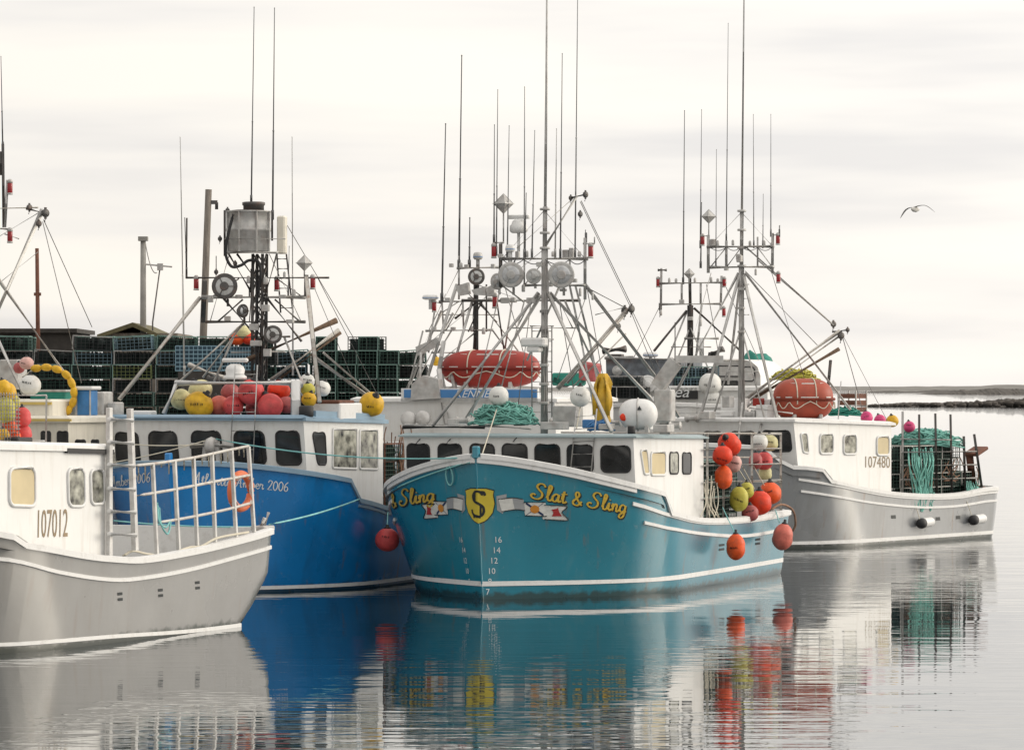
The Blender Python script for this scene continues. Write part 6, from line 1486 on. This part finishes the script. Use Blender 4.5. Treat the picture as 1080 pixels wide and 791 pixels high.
bars(b, mast, [('crossbar', 695, 299, sm, 766, 298, sm, 2.8, G), ('crossbar', 697, 321, sm, 762, 320.5, sm, 2.8, G), ('upright', 697.5, 283, sm, 697, 327, sm, 2.6, G), ('upright', 761, 291, sm, 760, 327, sm, 2.6, G), ('upright', 719, 299, sm, 719, 320, sm, 2.4, G), ('upright', 739, 299, sm, 739, 320, sm, 2.4, G),
 ('leg', 724, 328, sm, 690, 370, sm-1.4, 2.8, Dk), ('leg', 724, 330, sm, 702, 385, sm-1, 2, A_), ('leg', 732, 325, sm, 781, 370, sm+1, 2.8, Dk), ('leg', 740, 322, sm, 734, 378, sm+.8, 2.4, A_), ('lamp_bracket', 694, 285, sm, 703, 285, sm, 3, Dk), ('stay', 745, 300, sm, 760, 385, sm+2, .8, M_WIRE),
 ('radar_bar', 722, 357, sm-.4, 758, 357, sm-.4, 3, G), ('radar_post', 740, 357, sm-.4, 740, 378, sm-.4, 5, M_TRIM), ('exhaust', 750, 378, sm, 751, 372, sm, 8, Dk), ('exhaust', 751, 374, sm, 763, 368, sm, 7.5, Dk)])
b.redlamp(mast, 694, 298, sm); b.redlamp(mast, 764, 298, sm); b.redlamp(mast, 763.5, 329, sm); b.reflector(mast, 727, 289, sm-.1, 6, 300)
for x0, y0, x1, y1 in ((720.5, 300, 722, 117), (739, 283, 740, 214), (696, 327, 696, 334)): b.whip(mast, x0, y0, x1, y1, sm, M_WHIPD, (.026, .011))
b.dome(up, 686, 374, sf+.6, 8, .35)
bars(b, up, [('roof_rack', 636, 370, sf+1, 660, 368, sf+1, 8, Dk), ('roof_rack', 640, 376, sf+1, 668, 376, sf+1, 2, G)])
# rounded cabin right of it
mb = MB(); c0 = b.S(776, 398, sf+2); k = b.l2w(c0).y/F
rows = []
for s_ in (sf+.6, sf+3.2):
    r = [b.S(x, y, sf+.6) for x, y in ((754, 440), (754, 383), (757, 380), (782, 379), (792, 381), (799, 387), (802, 396), (803, 440))]
    rows.append([Vector((p.x, s_, p.z)) for p in r])
mb.sheet(rows, smooth=False); mb.poly([p for p in rows[0]], 1); mb.poly([p for p in rows[1]], 0); o = mb.build('rounded_cabin', [M_WHITE, M_GALV], b.o)
fr2 = (Vector((0, sf+.58, 0)), Vector((0, -1, 0)))
b.win(dict(o=o), fr2, (758, 386, 780, 397), M_GALV, M_RUBBER, rr=.1); b.win(dict(o=o), fr2, (783, 387, 796, 402), M_GALV, M_RUBBER, rr=.3); b.win(dict(o=o), fr2, (760, 402, 778, 412), M_GLASS, M_RUBBER, rr=.1)
def gb(x, y, s): return Gb.l2w(Gb.S(x, y, s))
for x, y, rp, lab in ((749, 405, 12, 'large white buoy upper of the pair beside the rounded cabin'), (752, 422, 10, 'white buoy lower of the pair beside the rounded cabin')):
    c = gb(x, y, sf-.2); buoy(c, rp*c.y/F, 'white', lab, 1.0)
mb = MB(); c = Gb.S(797, 388, sf+3.6)
mb.ell((0, 0, 0), (.55, .6, .5), None, 18, 10, 0, lambda p: p*(1+.15*math.sin(6*p.x+4*p.z)+.1*math.sin(9*p.y)))
o = mb.build('tarpaulin_bundle', M_TARP); o.location = Gb.l2w(c); tag(o, 'teal tarpaulin bundle behind the rounded cabin', 'tarpaulin')
o = rope_heap('net_pile', 'heap of yellowish net behind the dark boom of the right boat', Fb.l2w(Fb.P(838, 403, -2.2)), (.9, .5, .45), 50, .02, M_B['lime'], seed=23, rotz=-.5); o['category'] = 'net'
# blue bits on the wharf behind the blue boat rig
for x, y, w, h, lab in ((212, 378, 52, 26, 'pale blue trap bundle left of the blue boat mast'), (252, 378, 34, 24, 'pale blue trap bundle behind the blue boat mast')):
    c = at(x, y, 109.6); k = c.y/F; t = thing('trap_bundle', lab, 'trap bundle', c)
    mb = MB(); W2, H2 = w*k, h*k
    for i in range(12): mb.beam((-W2/2+W2*i/11, -.3, -H2/2), (-W2/2+W2*i/11, -.3, H2/2), .02)
    for j in range(7): mb.beam((-W2/2, -.3, -H2/2+H2*j/6), (W2/2, -.3, -H2/2+H2*j/6), .025)
    mb.build('wire_cage', mat('pale_blue_wire', (.22, .36, .44), rough=.6), t); MB().box((0, .05, 0), (W2, .5, H2)).build('netting', mat('blue_netting', (.05, .09, .12), rough=.9), t)
    MB().box((0, 0, -H2/2-.4), (W2*.9, .6, .8)).build('base', M_PILE, t)
buoy(at(256, 351, 109), .30*.8, 'pale', 'pale yellow buoy on the wharf bundles behind the blue mast', .9); buoy(at(250, 357, 109), .22, 'orange', 'orange buoy beside the pale one on the wharf bundles', .9); buoy(at(262, 357, 109), .2, 'red', 'red buoy right of the pale one on the wharf bundles', .9)

# ------------------------------------------------------------------ cables, clamps and small fittings on the masts
def cables(b, parent, x, y0, y1, s, n, seed, m=M_RUBBER):
    g = random.Random(seed)
    for i in range(n):
        P_ = []; xx = x+g.uniform(-2.5, 2.5)
        for j in range(7):
            y = y0+(y1-y0)*j/6; P_.append(b.S(xx+g.uniform(-1.3, 1.3), y, s-.09+g.uniform(-.03, .03)))
        b.T('cable', catmull(P_, 4), .010, m, parent, 5)
def fittings(b, parent, lst, s):
    for x, y, w, h in lst:
        c = b.S(x, y, s); k = b.l2w(c).y/F
        if h > w*1.4: MB().lathe([(w*k*.4, -h*k*.5), (w*k*.5, -h*k*.4), (w*k*.5, h*k*.3), (w*k*.2, h*k*.5)], 10, Matrix.Translation(c)).build('fitting', M_GALV, parent)
        else: MB().box(c, (w*k, .10, h*k), ch=.01).build('fitting', M_GALV, parent)
ml = [o for o in bpy.data.objects if o.name.startswith('mast') and o.name.split('.')[0] == 'mast']
by_boat = {o.parent: o for o in ml}
smD = keel_s(D, 574, 300); mD = by_boat[D.o]
cables(D, mD, 576.5, 275, 440, smD, 2, 1, M_WIRE); cables(D, mD, 540, 274, 300, smD, 2, 2)
for xs in ((530, 552), (553, 574), (575, 601), (601, 617)): D.T('cable', sag(D.S(xs[0], 274, smD-.05), D.S(xs[1], 274, smD-.05), .10), .010, M_RUBBER, mD, 5)
fittings(D, mD, [(556, 268, 3, 7), (569, 279, 6, 5), (583, 268, 3, 6), (611, 268, 4, 6), (612, 308, 3, 9), (606, 296, 5, 4), (560, 317, 9, 6), (533, 317, 9, 6), (552, 304, 4, 8), (625, 312, 2.5, 9), (528, 270, 5, 4), (580, 300, 5, 5), (541, 316, 5, 4), (594, 306, 7, 3), (574, 385, 9, 3), (574, 405, 10, 3), (574, 425, 10, 3)], smD-.1)
bars(D, mD, [('brace', 553, 301, smD, 574, 275, smD, 1.4, M_GALV), ('brace', 601, 301, smD, 576, 275, smD, 1.4, M_GALV), ('stay', 574, 222, smD, 618, 274, smD, .8, M_WIRE), ('stay', 574, 222, smD, 529, 274, smD, .8, M_WIRE), ('crossbar', 540, 346, smD+.6, 608, 346, smD+.6, 1.6, M_GALV), ('stay', 560, 318, smD+.4, 545, 440, smD+1, 1.0, M_WIRE), ('stay', 590, 318, smD+.4, 608, 430, smD+1, 1.0, M_WIRE)])
smC = keel_s(C, 274, 340); mC = by_boat[C.o]
cables(C, mC, 272, 285, 400, smC-.1, 6, 3); cables(C, mC, 278, 310, 395, smC-.1, 3, 5)
fittings(C, mC, [(252, 313, 7, 4), (298, 313, 7, 4), (310, 309, 4, 8), (228, 309, 4, 7), (306, 339, 8, 4), (240, 336, 6, 5), (280, 296, 5, 8), (262, 295, 4, 8), (268, 345, 10, 7), (280, 325, 8, 7), (270, 362, 12, 6), (282, 372, 8, 8), (300, 290, 3, 7), (222, 316, 5, 6)], smC-.2)
bars(C, mC, [('brace', 222, 314, smC, 252, 294, smC, 1.6, M_DARKM), ('brace', 320, 314, smC, 292, 294, smC, 1.6, M_DARKM), ('stay', 284, 268, smC, 318, 340, smC, 1, M_WIRE), ('stay', 242, 268, smC, 222, 338, smC, 1, M_WIRE), ('crossbar', 240, 356, smC, 306, 355, smC, 2.2, M_DARKM), ('crossbar', 244, 372, smC, 300, 371, smC, 2.0, M_GALV), ('leg', 300, 356, smC, 318, 402, smC-.6, 2.6, M_GALV), ('leg', 246, 356, smC, 226, 402, smC-.6, 2.6, M_GALV)])
smF = keel_s(Fb, 782, 330); mF = by_boat[Fb.o]
cables(Fb, mF, 784, 285, 430, smF, 2, 7, M_WIRE)
for xs in ((749, 766), (767, 781), (783, 799), (800, 814)): Fb.T('cable', sag(Fb.S(xs[0], 261, smF-.05), Fb.S(xs[1], 261, smF-.05), .09), .010, M_RUBBER, mF, 5)
fittings(Fb, mF, [(757, 257, 3, 7), (773, 256, 3, 6), (791, 257, 3, 6), (806, 257, 3, 7), (797, 287, 2.5, 7), (779, 271, 5, 6), (814, 258, 3, 5), (782, 305, 7, 2.5), (782, 325, 7, 2.5), (782, 350, 8, 2.5), (766, 284, 4, 3)], smF-.1)
bars(Fb, mF, [('brace', 750, 281, smF, 766, 261, smF, 1.3, M_GALV), ('brace', 814, 281, smF, 799, 261, smF, 1.3, M_GALV), ('brace', 767, 281, smF, 781, 262, smF, 1.2, M_GALV), ('stay', 782, 224, smF, 748, 260, smF, .7, M_WIRE), ('stay', 782, 224, smF, 815, 260, smF, .7, M_WIRE), ('stay', 750, 288, smF, 716, 410, smF-.4, .8, M_WIRE)])
smG = keel_s(Gb, 728, 350); mG = by_boat[Gb.o]
cables(Gb, mG, 728, 322, 390, smG, 3, 9); fittings(Gb, mG, [(706, 296, 3, 6), (713, 296, 3, 5), (733, 296, 3, 6), (750, 295, 3, 6), (757, 296, 3, 5), (739, 340, 3, 8), (728, 336, 6, 4), (719, 318, 5, 4), (697, 330, 3, 6)], smG-.1)
smE = 4.1; mE = by_boat[E.o]
cables(E, mE, 502, 300, 405, smE, 4, 11); fittings(E, mE, [(486, 280, 4, 6), (476, 280, 4, 4), (492, 281, 4, 4), (520, 281, 4, 5), (472, 316, 5, 4), (496, 316, 5, 5), (517, 316, 5, 4), (530, 317, 5, 5), (458, 347, 4, 5), (478, 347, 5, 4), (498, 347, 4, 6), (510, 349, 4, 7), (488, 330, 4, 8)], smE-.1)
bars(E, mE, [('brace', 484, 300, smE, 502, 318, smE, 1.8, M_DARKM), ('brace', 520, 300, smE, 502, 330, smE, 1.8, M_DARKM), ('brace', 470, 349, smE, 488, 318, smE, 1.6, M_GALV), ('crossbar', 455, 372, smE-.5, 480, 372, smE-.5, 2.4, M_GALV), ('leg', 455, 349, smE, 440, 398, smE-.5, 2.6, M_GALV), ('leg', 524, 318, smE, 532, 372, smE, 1.8, M_DARKM)])

sfD = 2.2
# denser rigging round the middle masts
bars(E, mE, [('stay', 502, 300, smE, 560, 320, smE+1, 1.0, M_WIRE), ('leg', 498, 318, smE, 474, 400, smE-1.0, 3.0, M_ALU), ('leg', 506, 318, smE, 548, 372, smE+.5, 2.4, M_ALU), ('brace', 476, 349, smE, 462, 372, smE-.4, 2.0, M_GALV), ('brace', 494, 350, smE, 508, 318, smE, 1.8, M_DARKM), ('brace', 466, 330, smE, 484, 318, smE, 1.6, M_GALV),
 ('crossbar', 462, 332, smE+.2, 526, 332, smE+.2, 1.8, M_GALV), ('leg', 446, 349, smE, 428, 420, smE-.6, 2.0, M_GALV), ('leg', 520, 349, smE, 538, 374, smE+.4, 2.0, M_GALV), ('stay', 484, 284, smE, 452, 349, smE, .9, M_WIRE), ('upright', 458, 330, smE, 452, 372, smE-.4, 2.0, M_GALV), ('upright', 444, 372, smE-.8, 442, 440, smE-1.4, 2.6, M_GALV), ('upright', 480, 372, smE-.5, 482, 446, smE-1.4, 2.0, M_GALV), ('brace', 444, 410, smE-1, 480, 380, smE-.6, 2.2, M_GALV)])
bars(D, mD, [('stay', 553, 318, smD+.4, 519, 445, smD+1.2, 1.6, M_ALU), ('leg', 590, 302, smD+.2, 556, 380, smD+1.4, 2.6, M_ALU), ('leg', 596, 318, smD+.4, 634, 400, smD+1.8, 2.4, M_ALU), ('brace', 545, 346, smD+.6, 560, 318, smD+.4, 1.6, M_GALV), ('brace', 604, 346, smD+.6, 590, 318, smD+.4, 1.6, M_GALV), ('stay', 619, 303, smD, 640, 420, smD+2, .9, M_WIRE), ('stay', 617, 316, smD, 588, 400, smD+1, .9, M_WIRE), ('upright', 622, 360, smD+1, 640, 452, smD+1.6, 2.6, M_TRIM), ('upright', 614, 364, smD+1, 628, 440, smD+1.4, 2.2, M_TRIM), ('boom', 660, 352, smD+1.8, 604, 408, smD+.8, 2.0, M_RAILW)])
bars(Gb, mG, [('leg', 728, 345, smG, 706, 400, smG-1, 1.8, M_GALV), ('leg', 728, 345, smG, 752, 400, smG-1, 1.8, M_GALV), ('crossbar', 708, 366, smG, 750, 366, smG, 1.6, M_GALV), ('upright', 712, 340, smG, 712, 378, smG, 1.4, M_GALV), ('stay', 697, 321, smG, 668, 378, smG+1, .8, M_WIRE), ('stay', 764, 299, smG, 800, 380, smG+1, .8, M_WIRE)])
bars(Fb, mF, [('leg', 782, 345, smF, 752, 440, smF-1.4, 2.0, M_GALV), ('leg', 783, 350, smF, 806, 440, smF-.6, 2.0, M_GALV), ('crossbar', 768, 392, smF, 800, 392, smF, 1.6, M_GALV), ('stay', 814, 288, smF, 858, 430, smF+1, .8, M_WIRE)])
# deck gear round the mast feet
def drum(b, px, py, s, w, d, m=M_GALV, name='winch_drum'):
    c = b.S(px, py, s); k = b.l2w(c).y/F; mx = Matrix.Translation(c) @ Matrix.Rotation(rad(90), 4, 'Y')
    MB().lathe([(d*k*.5, -w*k*.5), (d*k*.5, -w*k*.42), (d*k*.3, -w*k*.4), (d*k*.3, w*k*.4), (d*k*.5, w*k*.42), (d*k*.5, w*k*.5)], 16, mx).build(name, m, b.o)
for a in ((488, 444, sfD+1.5, 14, 10), (586, 446, sfD+2.2, 12, 9), (712, 449, sfD+2.6, 12, 9), (650, 446, sfD+1.9, 10, 8)): drum(D, *a)
for a in ((262, 402, smC-.2, 16, 12), (300, 404, smC+.3, 12, 10), (225, 400, smC-.4, 12, 9)): drum(C, *a, m=M_DARKM)
for a in ((730, 441, smF-1.4, 14, 9), (792, 437, smF-.3, 12, 10), (828, 437, smF+.4, 8, 8)): drum(Fb, *a)
def gear_box(b, px, py, s, w, h, d, m, name): c = b.S(px, py, s); k = b.l2w(c).y/F; MB().box(c, (w*k, d, h*k), Matrix.Rotation(.1, 3, 'Z'), ch=.015).build(name, m, b.o)
for a in ((478, 446, sfD+.9, 9, 9, .3, M_GALV, 'battery_box'), (548, 443, sfD+2.0, 10, 12, .3, M_DARKM, 'battery_box'), (594, 441, sfD+2.6, 9, 16, .3, M_BRWOOD, 'wood_box'), (622, 447, sfD+1.8, 12, 9, .4, M_BAND, 'blue_box'), (684, 449, sfD+1.9, 8, 8, .3, M_TRIM, 'white_box')): gear_box(D, *a)
for a in ((768, 424, smF-1, 9, 12, .3, M_GALV, 'battery_box'), (800, 424, smF+.2, 9, 8, .3, M_RAFT, 'red_box'), (746, 438, smF-1.6, 12, 8, .4, M_GALV, 'vent_box'), (817, 431, smF+.4, 6, 12, .3, M_DARKM, 'exhaust_box')): gear_box(Fb, *a)
for a in ((663, 398, 5.5, 12, 14, .5, M_GALV, 'vent_box'), (704, 396, 5.2, 14, 12, .5, M_DARKM, 'engine_box'), (690, 391, 5.6, 8, 10, .4, M_BAND, 'blue_box'), (650, 378, 5.4, 14, 9, .4, M_DARKM, 'search_light_box')): gear_box(Gb, *a)

mb = MB(); g = random.Random(41)
for i in range(16):
    x = g.uniform(945, 1030); y0 = g.uniform(480, 500)
    mb.tube([Fb.l2w(q) for q in catmull([PF(x, y0, 2.72), PF(x+g.uniform(-5, 5), y0+8, 2.74), PF(x+g.uniform(-8, 8), y0+g.uniform(15, 24), 2.72), PF(x+g.uniform(-10, 10), y0+g.uniform(4, 24), 2.73)], 4)], .016, 5)
tag(mb.build('rope_tangle', M_ROPEO), 'tangle of brown rope ends against the stern rails of the right grey boat', 'rope', kind='stuff')

# mixed traps and gear piled between the far boats
for lab, col, li, pts in (('blue grey wire trap in the pile right of the far grey wheelhouse', M_TRAPB, M_TRAPL, ((716, 404), (731, 404), (722, 393), (744, 393))), ('black wire trap in the pile beside the oilskins behind the canister', M_TRAPK, M_GALV, ((652, 414), (668, 414), (660, 403)))):
    pr = trap_proto('lobster_trap', lab, 'traps piled between the far boats', li, col, L=.95, Hh=.36); f_ = True
    for x, y in pts:
        loc = Gb.l2w(Gb.S(x, y, 3.2 if x > 700 else 1.8))
        if f_: pr.location = loc; pr.rotation_euler = (0, 0, -Gb.th); f_ = False
        else: dup(pr, loc, -Gb.th+RND.uniform(-.15, .15))
